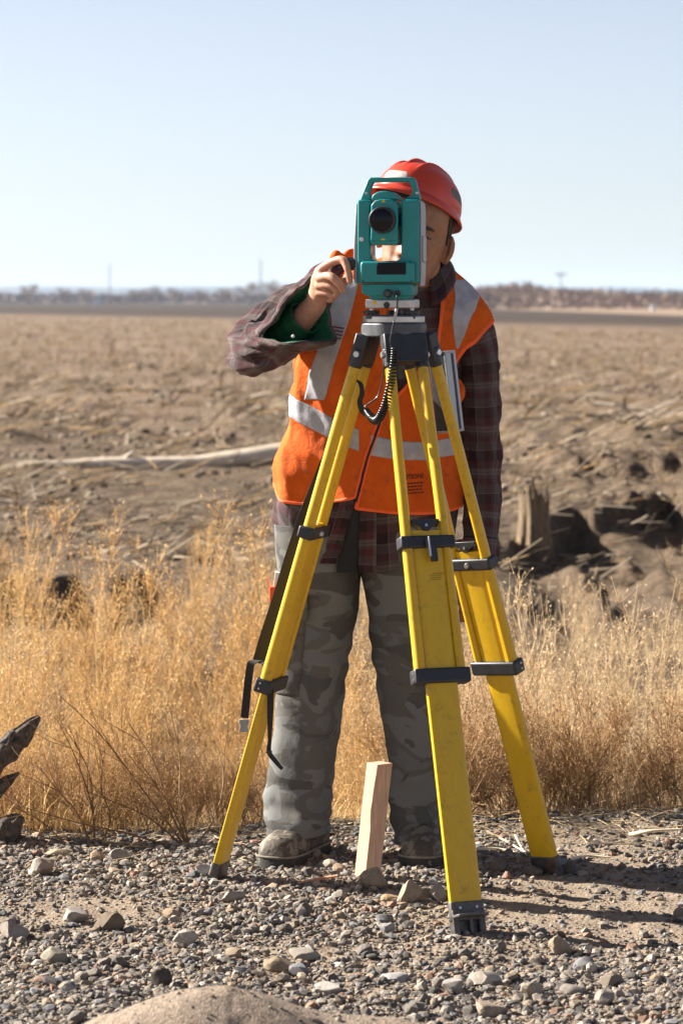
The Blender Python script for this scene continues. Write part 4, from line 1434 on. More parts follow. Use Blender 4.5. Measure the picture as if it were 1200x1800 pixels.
HEAD_C = P(731, 411, 7.845)
HEAD_S = 1.09
HEAD_R = np.array((Matrix.Rotation(R(-10), 3, 'Z') @ Matrix.Rotation(R(14), 3, 'Y') @ Matrix.Rotation(R(2), 3, 'X')))
ZT = np.array([-.120, -.113, -.100, -.085, -.066, -.045, -.02, .005, .025, .06, .09, .108, .117, .120])
FY = np.array([-.030, -.070, -.089, -.089, -.092, -.090, -.091, -.089, -.097, -.094, -.076, -.050, -.024, -.006])
BY = np.array([.010, .020, .035, .050, .062, .072, .082, .089, .093, .093, .080, .055, .028, .006])
WX = np.array([.012, .030, .046, .056, .063, .068, .072, .073, .075, .074, .062, .042, .021, .004])
def head_pt(z, th):
    """local head surface; th = 90 deg is the middle of the face"""
    w = np.interp(z, ZT, WX); f = np.interp(z, ZT, FY); bk = np.interp(z, ZT, BY)
    c, s = np.cos(th), np.sin(th)
    x = w * np.sign(c) * np.abs(c) ** 0.92
    y = np.where(s > 0, f * np.abs(s) ** 0.86, bk * np.abs(s) ** 0.9)
    front = np.clip(s, 0, 1) ** 2
    g = lambda x0, z0, rx, rz: np.exp(-((x - x0) / rx) ** 2 - ((z - z0) / rz) ** 2)
    d = 0
    for sx in (-1, 1):
        d = d - 0.0115 * g(sx * .031, .010, .019, .012) + 0.0068 * g(sx * .031, .004, .013, .0085)     # socket and lid
        d = d + 0.0050 * g(sx * .032, .027, .020, .007) + 0.0055 * g(sx * .047, -.018, .017, .015)     # brow, cheekbone
        d = d + 0.0062 * g(sx * .0125, -.043, .007, .007)                                              # nostril wing
        d = d - 0.0035 * g(sx * .026, -.056, .008, .018)                                               # smile fold
    zn = np.clip((.022 - z) / .064, 0, 1)
    nose = np.where((z < .022) & (z > -.058), (0.004 + 0.0225 * zn ** 1.15) * (1 - smooth(-.046, -.056, z)), 0)
    d = d + nose * np.exp(-(x / (.0075 + .0065 * zn)) ** 2)
    d = d + 0.0065 * g(0, -.066, .022, .006) + 0.0065 * g(0, -.079, .019, .006) - 0.0050 * g(0, -.0722, .024, .0022) - 0.004 * g(0, -.090, .02, .006) + 0.006 * g(0, -.104, .018, .012)
    return np.stack([x, y - d * front, z], -1)
def head_world(L):
    return HEAD_C + HEAD_S * (np.asarray(L) @ HEAD_R.T)

def body():
    parts = []
    # head
    zz = np.concatenate([[-.1195], np.linspace(-.117, .112, 96), [.117, .1195]])
    th = np.linspace(0, 2 * np.pi, 120, endpoint=False)
    g = head_world(head_pt(*np.meshgrid(zz, th, indexing='ij')))
    nv, nu = g.shape[:2]
    parts.append((g.reshape(-1, 3), [tuple(f) for f in grid_faces(nv, nu, True)] + [tuple(range(nu - 1, -1, -1)), tuple(range((nv - 1) * nu, nv * nu))]))
    # ears
    for sx in (-1, 1):
        t = np.linspace(0, 2 * np.pi, 18)
        e = np.stack([sx * (.080 + .008 * np.cos(t) ** 2 + 0 * t), .012 + .0135 * np.cos(t) + .004 * np.sin(t), -.020 + .030 * np.sin(t)], -1)
        parts.append(tube(head_world(e), 0.0052, 8))
        parts.append(closed_tube(head_world([(sx * .070, .012, .004), (sx * .074, .010, -.018), (sx * .076, .006, -.044)]), [.011, .011, .0085], 12))
    # neck and trunk
    parts.append(closed_tube([P(728, 640, 7.97), P(730, 540, 7.95), P(735, 490, 7.91), HEAD_C + np.array([0.005, 0.02, -0.06])], [.10, .068, .058, .055], 28, 16))
    pys = np.linspace(985, 480, 40)
    thh = np.linspace(0, 2 * np.pi, 48, endpoint=False)
    g = trunk(pys[:, None], thh[None, :], -0.028, 0.0)
    parts.append((g.reshape(-1, 3), [tuple(f) for f in grid_faces(40, 48, True)] + [tuple(range(47, -1, -1)), tuple(range(39 * 48, 40 * 48))]))
    # legs
    for pts in ([(560, 960), (555, 1200), (530, 1400), (522, 1490)], [(720, 960), (728, 1200), (735, 1400), (738, 1490)]):
        parts.append(closed_tube([P(x, y, 8.03) for x, y in pts], [.080, .058, .045, .040], 20, 20))
    # right arm, raised
    parts.append(closed_tube([P(612, 505, 7.98), P(520, 556, 7.90), P(446, 610, 7.80)], [.052, .046, .040], 20, 14))
    parts.append(closed_tube([P(446, 610, 7.80), P(508, 583, 7.69), P(555, 534, 7.605)], [(.038, .038), (.036, .034), (.029, .024)], 20, 14))
    # left arm, hanging
    parts.append(closed_tube([P(822, 560, 7.975), P(842, 700, 7.99), P(845, 800, 8.0), P(840, 985, 7.98)], [.050, .043, .038, .027], 20, 20))
    # hands: palm and five fingers each
    hand = []
    wr = P(553, 532, 7.605)
    hand.append(closed_tube([wr, P(562, 512, 7.585), P(566, 492, 7.562), P(566, 480, 7.552)], [(.027, .023), (.031, .024), (.030, .026), (.020, .022)], 18, 12))
    fingers = [
        ([(564, 473, 7.545), (583, 461, 7.520), (602, 457, 7.500), (611, 474, 7.488), (615, 494, 7.490)], [.0115, .0105, .0105, .0090, .0078]),
        ([(561, 489, 7.532), (574, 485, 7.500), (585, 488, 7.482), (597, 500, 7.480), (604, 510, 7.490)], [.0115, .0105, .0105, .0092, .0080]),
        ([(560, 502, 7.545), (575, 500, 7.515), (588, 506, 7.505), (592, 516, 7.515), (586, 521, 7.53)], [.0112, .0102, .0100, .0088, .0078]),
        ([(560, 514, 7.56), (573, 514, 7.535), (583, 519, 7.53), (584, 526, 7.54), (578, 528, 7.55)], [.0100, .0090, .0088, .0078, .0070]),
        ([(566, 520, 7.585), (582, 514, 7.580), (597, 503, 7.565), (608, 492, 7.550), (614, 481, 7.540)], [.0150, .0140, .0118, .0105, .0085]),
    ]
    for pts, rd in fingers:
        hand.append(closed_tube([P(*q) for q in pts], rd, 12, 14))
    hl = [closed_tube([P(840, 985, 7.98), P(836, 1012, 7.965), P(833, 1040, 7.955)], [(.028, .020), (.040, .020), (.038, .018)], 16, 10)]
    for k in range(4):
        x = 815 + k * 12
        hl.append(closed_tube([P(x, 1038, 7.955), P(x - 2, 1062 + 3 * (k in (1, 2)), 7.95), P(x - 4, 1082 + 4 * (k in (1, 2)), 7.965), P(x - 5, 1090 + 4 * (k in (1, 2)), 7.985)], [.0100, .0095, .0088, .0075], 10, 10))
    hl.append(closed_tube([P(822, 1008, 7.955), P(808, 1030, 7.945), P(806, 1058, 7.945)], [.013, .0115, .009], 10, 10))
    parts += hand + hl
    V, Fc, n = [], [], 0
    for v, f in parts:
        V.append(v); Fc += [tuple(int(i) + n for i in q) for q in f]; n += len(v)
    me = make_mesh('body_union', np.vstack(V), Fc, None, 0)
    bm = bmesh.new(); bm.from_mesh(me); bmesh.ops.recalc_face_normals(bm, faces=bm.faces); bm.to_mesh(me); bm.free()
    tmp = bpy.data.objects.new('body_union', me)
    COL.objects.link(tmp)
    md = tmp.modifiers.new('r', 'REMESH'); md.mode = 'VOXEL'; md.voxel_size = 0.0032; md.use_smooth_shade = True
    sm = tmp.modifiers.new('s', 'SMOOTH'); sm.factor = 0.5; sm.iterations = 2
    dg = bpy.context.evaluated_depsgraph_get()
    out = bpy.data.meshes.new_from_object(tmp.evaluated_get(dg))
    bpy.data.objects.remove(tmp)
    out.name = 'body'
    n = len(out.vertices)
    v = np.zeros(n * 3, np.float32); out.vertices.foreach_get('co', v); v = v.reshape(-1, 3).astype(float)
    # skin tones: ruddier lips, nose and ears, shadow of a beard, sunlight painted on the hand
    L = (v - HEAD_C) @ HEAD_R / HEAD_S
    c = np.tile(np.array([0.31, 0.155, 0.092]), (n, 1))
    inhead = np.linalg.norm(L, axis=1) < 0.16
    face = inhead & (L[:, 1] < -0.02)
    def blend(mask, col):
        c[:] = c * (1 - mask[:, None]) + np.array(col) * mask[:, None]
    blend(face * np.exp(-(L[:, 0] / .024) ** 2 - ((L[:, 2] + .0725) / .0095) ** 2) * 0.7, (0.50, 0.19, 0.15))
    blend(face * np.clip((-0.05 - L[:, 2]) / 0.03, 0, 1) * 0.28, (0.30, 0.19, 0.14))
    blend(face * np.exp(-(L[:, 0] / .018) ** 2 - ((L[:, 2] + .04) / .02) ** 2) * 0.35, (0.58, 0.24, 0.17))
    for sx in (-1, 1):
        blend(face * np.exp(-((L[:, 0] - sx * .0105) / .0045) ** 2 - ((L[:, 2] + .0515) / .0032) ** 2) * 0.8, (0.08, 0.03, 0.02))
        blend(face * np.exp(-((L[:, 0] - sx * .031) / .014) ** 2 - ((L[:, 2] - .0015) / .0016) ** 2) * 0.85, (0.06, 0.035, 0.025))
    lips = face * np.exp(-(L[:, 0] / .023) ** 2 - ((L[:, 2] + .0722) / .0018) ** 2)
    blend(lips * 0.7, (0.16, 0.05, 0.04))
    hm = (v[:, 1] < 7.64) & (v[:, 0] < 0.04)
    blend(hm * 0.75, (0.52, 0.285, 0.205))  # sunlight on the raised hand put into its skin colour
    a = out.color_attributes.new('tint', 'FLOAT_COLOR', 'POINT')
    c4 = np.ones((n, 4), np.float32); c4[:, :3] = c
    a.data.foreach_set('color', c4.ravel())
    out.materials.clear(); out.materials.append(M_SKIN)
    out.polygons.foreach_set('use_smooth', np.ones(len(out.polygons), dtype=bool))
    o = bpy.data.objects.new('body', out)
    wlink(o, man)
    return o
body_o = body()

# ---- hair, brows, stubble-dark sideburns
M_HAIR = simple_mat('dark_brown_hair', (0.030, 0.020, 0.014), 0.6, var=0.5, vscale=150, bump=0.9, bscale=420, bdist=0.003)
def hair_cap():
    z = np.linspace(-.055, .10, 40)
    th = np.linspace(R(-184), R(4), 70)
    zz, tt = np.meshgrid(z, th, indexing='ij')
    low = -.052 + 0.075 * np.clip(np.abs(tt + R(90)) / R(94), 0, 1) ** 4
    zz = low + (0.10 - low) * (zz + .055) / .155
    g = head_pt(zz, tt)
    c, s = np.cos(tt), np.sin(tt)
    off = 0.0035 + 0.003 * fbm(np.stack([g[..., 0] * 90, g[..., 1] * 90, g[..., 2] * 25], -1), 3, 5)
    g = g + np.stack([c * off, -s * off, 0 * off], -1)
    return head_world(g)
cloth('hair', hair_cap(), False, M_HAIR, man, solid=0.002)
for sx in (-1, 1):   # sideburn in front of each ear
    th = np.linspace(R(-20), R(16), 14) if sx > 0 else np.linspace(R(200), R(164), 14)
    zz, tt = np.meshgrid(np.linspace(-.012, .06, 16), th, indexing='ij')
    tt = tt if sx > 0 else tt
    g = head_pt(zz, tt)
    w_ = np.clip((zz + .012) / .05, 0.0, 1) * 0.45 + 0.55
    tt2 = (th[0] + (tt - th[0]) * w_)
    g = head_pt(zz, tt2) + np.stack([np.cos(tt2) * 0.0022, -np.sin(tt2) * 0.0022, 0 * tt2], -1)
    cloth('sideburn', head_world(g), False, M_HAIR, man, solid=0.0012, flip=sx < 0)
    t = np.linspace(0, 1, 12)
    xb = sx * (.014 + .036 * t)
    zb = .021 + .006 * np.sin(t * 2.4) - .006 * t
    thb = np.arccos(np.clip(xb / np.interp(zb, ZT, WX), -1, 1))
    pb = head_pt(zb, thb) + np.stack([0 * t, -0.0015 + 0 * t, 0 * t], -1)
    V, Fc = tube(head_world(pb), np.c_[0.0058 * np.sin(np.clip(t * 0.85 + 0.12, 0, 1) * np.pi) + 0.0004, np.full(12, 0.0022)], 8)
    obj('eyebrow', V, Fc, M_HAIR, man, 180)
    xl = sx * (.019 + .026 * t)
    zl = .0022 - .004 * (t - 0.5) ** 2 * 4 * 0.6 - 0.001 * t
    thl = np.arccos(np.clip(xl / np.interp(zl, ZT, WX), -1, 1))
    pl = head_pt(zl, thl) + np.stack([0 * t, -0.0004 + 0 * t, 0 * t], -1)
    V, Fc = tube(head_world(pl), 0.0018, 6)
    obj('eyelashes', V, Fc, M_HAIR, man, 180)

# ---- plaid overshirt
pys = np.linspace(1000, 452, 130)
ths = np.linspace(0, 2 * np.pi, 150, endpoint=False)
def shirt_trunk():
    tt = ths[None, :] + 0 * pys[:, None]
    # hem: two rounded tails, higher over the hips, parted a little off centre
    front = np.clip(np.sin(tt), 0, 1)
    hem = 936 + 52 * front ** 1.2 + 12 * (np.cos(tt) > 0.05) * front
    pp = hem + (452 - hem) * np.linspace(0, 1, 130)[:, None]
    return trunk(pp, tt, 0.0)
Gs = shirt_trunk()
seam = int(round(78 / 360 * 150))
uvs = grid_uv(Gs, True)
shirt = cloth('shirt', Gs, True, M_PLAID, man, solid=0.002, uv=uvs)

def placket(x_edge, lean, name):
    rows = np.linspace(x_edge[0][1], x_edge[-1][1], 40)
    xe = np.interp(rows, [q[1] for q in x_edge], [q[0] for q in x_edge])
    w = np.linspace(0, 1, 8)
    px = xe[:, None] + lean * w[None, :]
    th = th_of_x(px, rows[:, None])
    g = trunk(rows[:, None], th, 0.0055)
    return cloth(name, g, False, M_PLAID, shirt, solid=0.003, flip=lean < 0)

# shirt-front gap: dark undershirt showing between the tails
rows = np.linspace(868, 1000, 30)
xl = np.interp(rows, [868, 990], [628, 592]); xr = np.interp(rows, [868, 1000], [632, 629])
w = np.linspace(0, 1, 10)
px = xl[:, None] + (xr - xl)[:, None] * w
cloth('undershirt', trunk(rows[:, None], th_of_x(px, rows[:, None]), 0.004), False, M_BLACKCLOTH, man, solid=0.002, flip=True)
placket([(628, 866), (590, 985)], -26, 'placket')
placket([(632, 866), (629, 1000)], 30, 'placket')
for py_, px_ in ((886, 610), (948, 594)):
    c_ = trunk(np.array(py_), th_of_x(px_, py_), 0.010)
    MB().cyl(c_, c_ + np.array([0, -0.003, 0]), 0.0055, 0.0050, 14).obj('button', M_BLACKCLOTH, shirt)

def sleeve_grid(path, n, m, amp, seed, fold_dir=1.0, squash=1.0):
    q = spline(np.asarray(path, float), m)
    T, A, B = frames(q[:, :3])
    th = np.linspace(0, 2 * np.pi, n, endpoint=False)
    rad = q[:, 3]
    G = q[:, None, :3] + rad[:, None, None] * (np.cos(th)[None, :, None] * A[:, None, :] + squash * np.sin(th)[None, :, None] * B[:, None, :])
    s = np.concatenate([[0], np.cumsum(np.linalg.norm(np.diff(q[:, :3], axis=0), axis=1))])
    S = s[:, None] + 0 * th[None, :]
    TH = th[None, :] + 0 * s[:, None]
    cx_, sy_ = np.cos(TH), np.sin(TH)
    p = np.stack([S * 15 + fold_dir * cx_ * 1.3, cx_ * 1.1 + fold_dir * S * 5, sy_ * 1.1], -1)
    k = amp * (ridge(p, 2, seed, 0.02) - 0.4) + amp * 0.45 * fbm(p * 2.3 + 5, 3, seed + 3)
    nrm = G - q[:, None, :3]
    nrm /= np.linalg.norm(nrm, axis=2)[..., None]
    return G + nrm * k[..., None]

def PR(px, py, Y, r):
    return np.r_[P(px, py, Y), r]
# right sleeve, pushed wide open at the cuff
n_s = 84
arm = sleeve_grid([PR(640, 492, 7.985, .070), PR(600, 500, 7.975, .074), PR(560, 527, 7.94, .074), PR(515, 556, 7.89, .074), PR(470, 590, 7.835, .071), PR(446, 611, 7.79, .068), PR(444, 616, 7.745, .064), PR(460, 612, 7.70, .060), PR(482, 600, 7.665, .062)], n_s, 90, 0.0155, 31, 1.4)
cuff = np.array([P(*q) for q in [(549, 487, 7.64), (528, 506, 7.60), (505, 533, 7.575), (482, 564, 7.57), (464, 589, 7.60), (485, 599, 7.555), (515, 603, 7.53), (548, 602, 7.535), (576, 599, 7.57), (585, 584, 7.62), (581, 555, 7.66), (570, 520, 7.67)]])
cl = spline(np.vstack([cuff, cuff[:1]]), 241)[:-1]
seglen = np.linalg.norm(np.diff(np.vstack([cl, cl[:1]]), axis=0), axis=1)
cs = np.concatenate([[0], np.cumsum(seglen)])
tq = np.linspace(0, cs[-1], n_s, endpoint=False)
ring = np.stack([np.interp(tq, cs, np.append(cl[:, k], cl[0, k])) for k in range(3)], -1)
last = arm[-1]
best = None
for fl in (1, -1):
    rr = ring[::fl]
    for sft in range(n_s):
        e = ((np.roll(rr, sft, 0) - last) ** 2).sum()
        if best is None or e < best[0]: best = (e, np.roll(rr, sft, 0))
ring = best[1]
_a = np.linspace(0, 2 * np.pi, n_s, endpoint=False)
_n = ring - ring.mean(0); _n /= np.linalg.norm(_n, axis=1)[:, None]
ring = ring + _n * (0.0055 * fbm(np.stack([np.cos(_a) * 3.2, np.sin(_a) * 3.2, 0 * _a], -1), 2, 77))[:, None]
ext = []
for k in range(1, 15):
    t = k / 14.0
    e = smooth(0, 1, t) * 0.5 + t * 0.5
    g = last * (1 - e) + ring * e
    cc = g.mean(0)
    th = np.linspace(0, 2 * np.pi, n_s, endpoint=False)
    wv = 0.020 * np.sin(t * np.pi * 0.85) * fbm(np.stack([np.cos(th) * 2.5 + t * 3, np.sin(th) * 2.5, 0 * th], -1), 3, 9)
    nn = g - cc; nn /= np.linalg.norm(nn, axis=1)[:, None]
    ext.append(g + nn * wv[:, None])
Gr = np.concatenate([arm, np.array(ext)], 0)
cloth('sleeve', Gr, True, M_PLAID, shirt, solid=0.0025)
# folded-back band along the cuff edge
cc = ring.mean(0)
band = np.array([Gr[-1] + (Gr[-1] - cc) * 0.02, Gr[-3] + (Gr[-3] - cc) * 0.06, Gr[-6] + (Gr[-6] - cc) * 0.05])
cloth('cuff_band', spline(band.reshape(3, -1), 8).reshape(8, n_s, 3), True, M_PLAID, shirt, solid=0.003)
# green lining inside the open cuff
src = Gr[-34:][::-1]
ln = []
for k, g in enumerate(src):
    c_ = g.mean(0)
    d_ = g - c_
    l_ = np.linalg.norm(d_, axis=1)[:, None]
    ln.append(c_ + d_ * (l_ - 0.0055 - 0.004 * min(k / 6, 1)) / l_)
ln[0] = Gr[-1] - (Gr[-1] - cc) * 0.012
cloth('sleeve_lining', np.array(ln), True, M_GREEN, shirt)
# green sleeve of the garment beneath, ending short of the wrist
gi = sleeve_grid([PR(470, 606, 7.735, .046), PR(490, 597, 7.71, .047), PR(515, 577, 7.67, .045), PR(537, 557, 7.635, .044)], 48, 26, 0.006, 15)
cloth('inner_sleeve', gi, True, M_GREEN, shirt, solid=0.003)
# pearl snap on the lining
sn = P(515, 591, 7.545)
MB().tube([sn, sn + np.array([0, -0.003, 0])], [0.0042, 0.0030], 12).obj('snap', simple_mat('pearl_snap', (0.7, 0.68, 0.64), 0.3, var=0.05), shirt)

# left sleeve hanging
Gl = sleeve_grid([PR(790, 530, 7.97, .045), PR(815, 562, 7.97, .056), PR(836, 606, 7.975, .056), PR(843, 680, 7.985, .053), PR(846, 780, 7.995, .0515), PR(847, 880, 7.995, .0505), PR(844, 940, 7.985, .049), PR(841, 984, 7.975, .049)], 84, 110, 0.0095, 47, -1.0, 1.05)
cloth('sleeve', Gl, True, M_PLAID, shirt, solid=0.0025)
band = spline(Gl[[-14, -8, -1]].reshape(3, -1), 8).reshape(8, 84, 3)
bc = band.mean(1)[:, None, :]
cloth('cuff_band', bc + (band - bc) * 1.05, True, M_PLAID, shirt, solid=0.003)
q = np.array([PR(842, 960, 7.98, .043), PR(842, 990, 7.975, .043), PR(843, 1002, 7.97, .041)])
gg = sleeve_grid(q, 40, 12, 0.003, 5)
cloth('sleeve_lining', gg, True, M_GREEN, shirt, solid=0.002)

# collar: stand and two leaves
ct = np.linspace(R(-250), R(70), 60)
g = []
for k, (dr, dz) in enumerate([(0.0, 0.0), (0.004, 0.018), (0.010, 0.034), (0.020, 0.030), (0.030, 0.008), (0.034, -0.018)]):
    c0 = P(733, 482, 7.925)
    drop = np.clip(np.sin(ct), 0, 1) ** 2
    ra, rb = 0.066 + dr + 0.006 * drop, 0.066 + dr
    g.append(np.stack([c0[0] + ra * np.cos(ct), c0[1] - rb * np.sin(ct), c0[2] + dz - (0.035 + (0.035 if k > 2 else 0)) * drop + 0.004 * np.sin(ct * 5)], -1))
cloth('collar', spline(np.array(g).reshape(6, -1), 18).reshape(18, 60, 3), False, M_PLAID, shirt, solid=0.003)

# ---- trousers
def leg_grid(tab, seed):
    tab = np.array([[*P((l + r_) / 2, y, Yc), (r_ - l) / 2 * Yc / F, d] for y, l, r_, Yc, d in tab])
    m = 190
    q = spline(tab, m)
    th = np.linspace(0, 2 * np.pi, 96, endpoint=False)
    c, s = np.cos(th), np.sin(th)
    e = 0.74
    rho = R(24)
    c2, s2 = np.cos(th - rho), np.sin(th - rho)
    xa = q[:, 3:4] * np.sign(c2) * np.abs(c2) ** e
    ya = q[:, 4:5] * np.sign(s2) * np.abs(s2) ** e
    xr, yr = xa * math.cos(rho) - ya * math.sin(rho), xa * math.sin(rho) + ya * math.cos(rho)
    kx = q[:, 3:4] / np.abs(xr).max(1)[:, None]
    X = q[:, 0:1] + xr * kx
    Y = q[:, 1:2] - yr
    Z = q[:, 2:3] + 0 * th
    G = np.stack(np.broadcast_arrays(X, Y, Z), -1).copy()
    z = G[..., 2]
    p = np.stack([G[..., 0] * 5 + z * 1.5, G[..., 1] * 5, z * 5.5 + G[..., 0] * 5], -1)
    k = 0.010 * (ridge(p, 2, seed, 0.02) - 0.42)
    k = k + 0.0048 * fbm(np.stack([G[..., 0] * 13, G[..., 1] * 13, z * 16 + G[..., 0] * 8], -1), 3, seed + 2)
    # cloth stacking above the boot and creases at the knee
    low = smooth(0.34, 0.10, z)
    k = k + low * 0.0028 * np.sin(z * 120 + 3.0 * noise3(np.stack([G[..., 0] * 9, G[..., 1] * 9, z * 4], -1), seed + 5))
    kn = np.exp(-((z - 0.50) / 0.09) ** 2)
    k = k + kn * 0.0032 * np.sin(z * 95 + G[..., 0] * 45 + 2 * noise3(np.stack([G[..., 0] * 7, G[..., 1] * 7, z * 4], -1), seed + 6))
    # long soft crease down the front
    nn = np.stack([c[None, :] + 0 * z, -s[None, :] + 0 * z, 0 * z], -1)
    return G + nn * k[..., None]
LEGL = [(920, 482, 645, 8.03, .125), (960, 484, 640, 8.03, .125), (1010, 489, 634, 8.03, .115), (1070, 494, 628, 8.03, .105), (1130, 496, 617, 8.03, .098), (1200, 491, 607, 8.03, .092), (1270, 485, 598, 8.03, .088), (1340, 476, 587, 8.03, .088), (1400, 467, 581, 8.02, .09), (1432, 468, 580, 8.0, .098), (1464, 474, 576, 7.985, .104)]
LEGR = [(920, 632, 800, 8.03, .125), (960, 634, 800, 8.03, .125), (1010, 637, 800, 8.03, .115), (1070, 646, 800, 8.03, .105), (1130, 654, 800, 8.03, .098), (1200, 663, 800, 8.03, .092), (1290, 674, 793, 8.03, .088), (1380, 681, 787, 8.03, .088), (1440, 684, 783, 8.02, .09), (1462, 688, 783, 8.0, .097), (1476, 692, 781, 7.985, .102)]
Ga = leg_grid(LEGL, 81)
Gb = leg_grid(LEGR, 91)
nL = Ga.shape[0] * Ga.shape[1]
Vp = np.vstack([Ga.reshape(-1, 3), Gb.reshape(-1, 3)])
fa = grid_faces(*Ga.shape[:2], True)
fb = grid_faces(*Gb.shape[:2], True) + nL
uvp = np.vstack([grid_uv(Ga, True), grid_uv(Gb, True) + np.array([1.3, 0.4])])
pants = obj('trousers', Vp, np.ascontiguousarray(np.vstack([fa, fb])[:, ::-1]), M_CAMO, man, 180, uv=uvp, solid=0.0025)
for Gx in (Ga, Gb):          # stitched hem
    hb = Gx[-9:].copy()
    c_ = hb.mean(1)[:, None, :]
    hb = c_ + (hb - c_) * (1.022 + 0.012 * np.sin(np.linspace(0, np.pi, 9))[:, None, None])
    cloth('hem', hb, True, M_CAMO, pants, solid=0.002, flip=True)
# seams: knee panels and the inside seam
for Gx in (Ga, Gb):
    zz = Gx[..., 2].mean(1)
    for pyk, c0, c1, sag in ((1268, 12, 44, 0.010), (1338, 14, 42, -0.006)):
        r0 = int(np.argmin(np.abs(zz - P(600, pyk, 8.0)[2])))
        cs_ = np.arange(c0, c1)
        rr = np.clip(r0 + np.round(4 * np.sin(np.linspace(0, np.pi, len(cs_))) * np.sign(sag)).astype(int), 0, Gx.shape[0] - 1)
        pts = Gx[rr, cs_]
        MB().tube(pts, 0.0026, 6).obj('seam', M_CAMO, pants, 180)
# cargo pocket with flap on the outer side of his right leg
def on_leg(Gx, rows, cols, off):
    g = Gx[np.ix_(rows, cols % Gx.shape[1])]
    c_ = Gx[rows].mean(1)[:, None, :]
    d = g - c_
    d[..., 2] = 0
    return g + d / np.linalg.norm(d, axis=2)[..., None] * off
rows_ = np.arange(52, 100); cols_ = np.arange(30, 54)
off = 0.012 * (np.sin(np.linspace(0, np.pi, len(rows_)))[:, None] * np.sin(np.linspace(0, np.pi, len(cols_)))[None, :]) ** 0.35
cloth('cargo_pocket', on_leg(Ga, rows_, cols_, off[..., None] + 0.002), False, M_CAMO, pants, solid=0.002, flip=True)
rows_ = np.arange(46, 62); cols_ = np.arange(29, 55)
cloth('pocket_flap', on_leg(Ga, rows_, cols_, 0.016), False, M_CAMO, pants, solid=0.003, flip=True)

# ---- boots
M_BOOT = simple_mat('scuffed_boot_leather', (0.060, 0.047, 0.036), 0.75, var=0.35, vscale=28, bump=0.6, bscale=90, bdist=0.004, wear=((0.17, 0.148, 0.115), 24, 0.50))
M_SOLE = simple_mat('black_rubber_sole', (0.035, 0.033, 0.030), 0.85, var=0.4, vscale=40, bump=0.5, bscale=160, bdist=0.002, wear=((0.16, 0.14, 0.11), 35, 0.6))
M_WELT = simple_mat('dusty_welt', (0.17, 0.15, 0.12), 0.9, var=0.3, vscale=60)
M_LACE = simple_mat('dark_lace', (0.04, 0.035, 0.03), 0.9)
def boot(toe, ang, z0):
    """toe: point under the tip; ang: heading of the toes"""
    d = np.array([math.cos(ang), math.sin(ang), 0]); s = np.array([-d[1], d[0], 0])
    o = np.array([toe[0], toe[1], z0]) - d * 0.20
    t = bpy.data.objects.new('boot', None)
    # upper: cross sections along the foot: (x, half width, height)
    sec = [(-.092, .002, .020), (-.086, .026, .050), (-.070, .036, .070), (-.040, .040, .080), (0.0, .041, .084), (.04, .043, .080), (.08, .046, .070), (.115, .049, .060), (.145, .049, .054), (.170, .045, .048), (.188, .034, .038), (.197, .021, .026), (.2005, .002, .006)]
    q = spline(sec, 46)
    m = 40
    th = np.linspace(0, np.pi, m)
    G = []
    for x, w_, h in q:
        prof = np.stack([w_ * np.cos(th) * (1 + 0.10 * np.sin(th)), h * np.sin(th) ** 0.75], -1)
        G.append(o + d * x + s * prof[:, 0:1] + np.array([0, 0, 1]) * (0.022 + prof[:, 1:2]))
    G = np.array(G)
    wr_ = 0.0022 * ridge(G * 22, 2, 5) * smooth(0.13, 0.07, np.abs(np.linspace(-.09, .2, 46) - 0.075))[:, None]
    G[..., 2] += wr_
    upper = cloth('boot', G, False, M_BOOT, man, solid=0.003, flip=True)
    # toe cap seam, sole with heel, ankle shaft and laces
    out_ = []
    for x, w_, h in q[::3]:
        out_.append((x, w_ * 1.10 + 0.003))
    poly = [(x, w_) for x, w_ in out_] + [(x, -w_) for x, w_ in out_[::-1]]
    mb = MB()
    mb.prism([(x * 1.02, y) for x, y in poly], (-0.004, 0.026), o, d, s, np.array([0, 0, 1.0]))
    so = mb.obj('sole', M_SOLE, upper, 40, bevel=0.004)
    MB().tube([o + d * -.02 + np.array([0, 0, .09]), o + d * -.022 + np.array([0, 0, .14]), o + d * -.022 + np.array([0, 0, .20])], [(.052, .046), (.050, .046), (.050, .047)], 24, up=d).obj('ankle_shaft', M_BOOT, upper, 60)
    wl = np.array([o + d * x * 1.012 + s * y * 1.03 + np.array([0, 0, 0.0275]) for x, y in poly] + [o + d * poly[0][0] * 1.012 + s * poly[0][1] * 1.03 + np.array([0, 0, 0.0275])])
    MB().tube(spline(wl, 90), 0.0032, 6).obj('welt', M_WELT, upper, 60)
    i = int(np.argmin(np.abs(q[:, 0] - .128)))
    MB().tube(G[i] + np.array([0, 0, 0.001]), 0.0022, 6).obj('toe_seam', M_BOOT, upper)
    for k, x in enumerate((.045, .062, .079, .096)):
        j = int(np.argmin(np.abs(q[:, 0] - x)))
        a, b_ = G[j][int(m * 0.36)], G[min(j + 2, 45)][int(m * 0.64)]
        mid = (G[j][m // 2] + np.array([0, 0, .004]))
        MB().tube(spline([a, mid, b_], 8), 0.0026, 6).obj('lace', M_LACE, upper)
    return upper
boot(P(476, 1528, 7.82)[:2], R(246), 0.012)
boot(P(738, 1526, 7.82)[:2], R(264), 0.012)

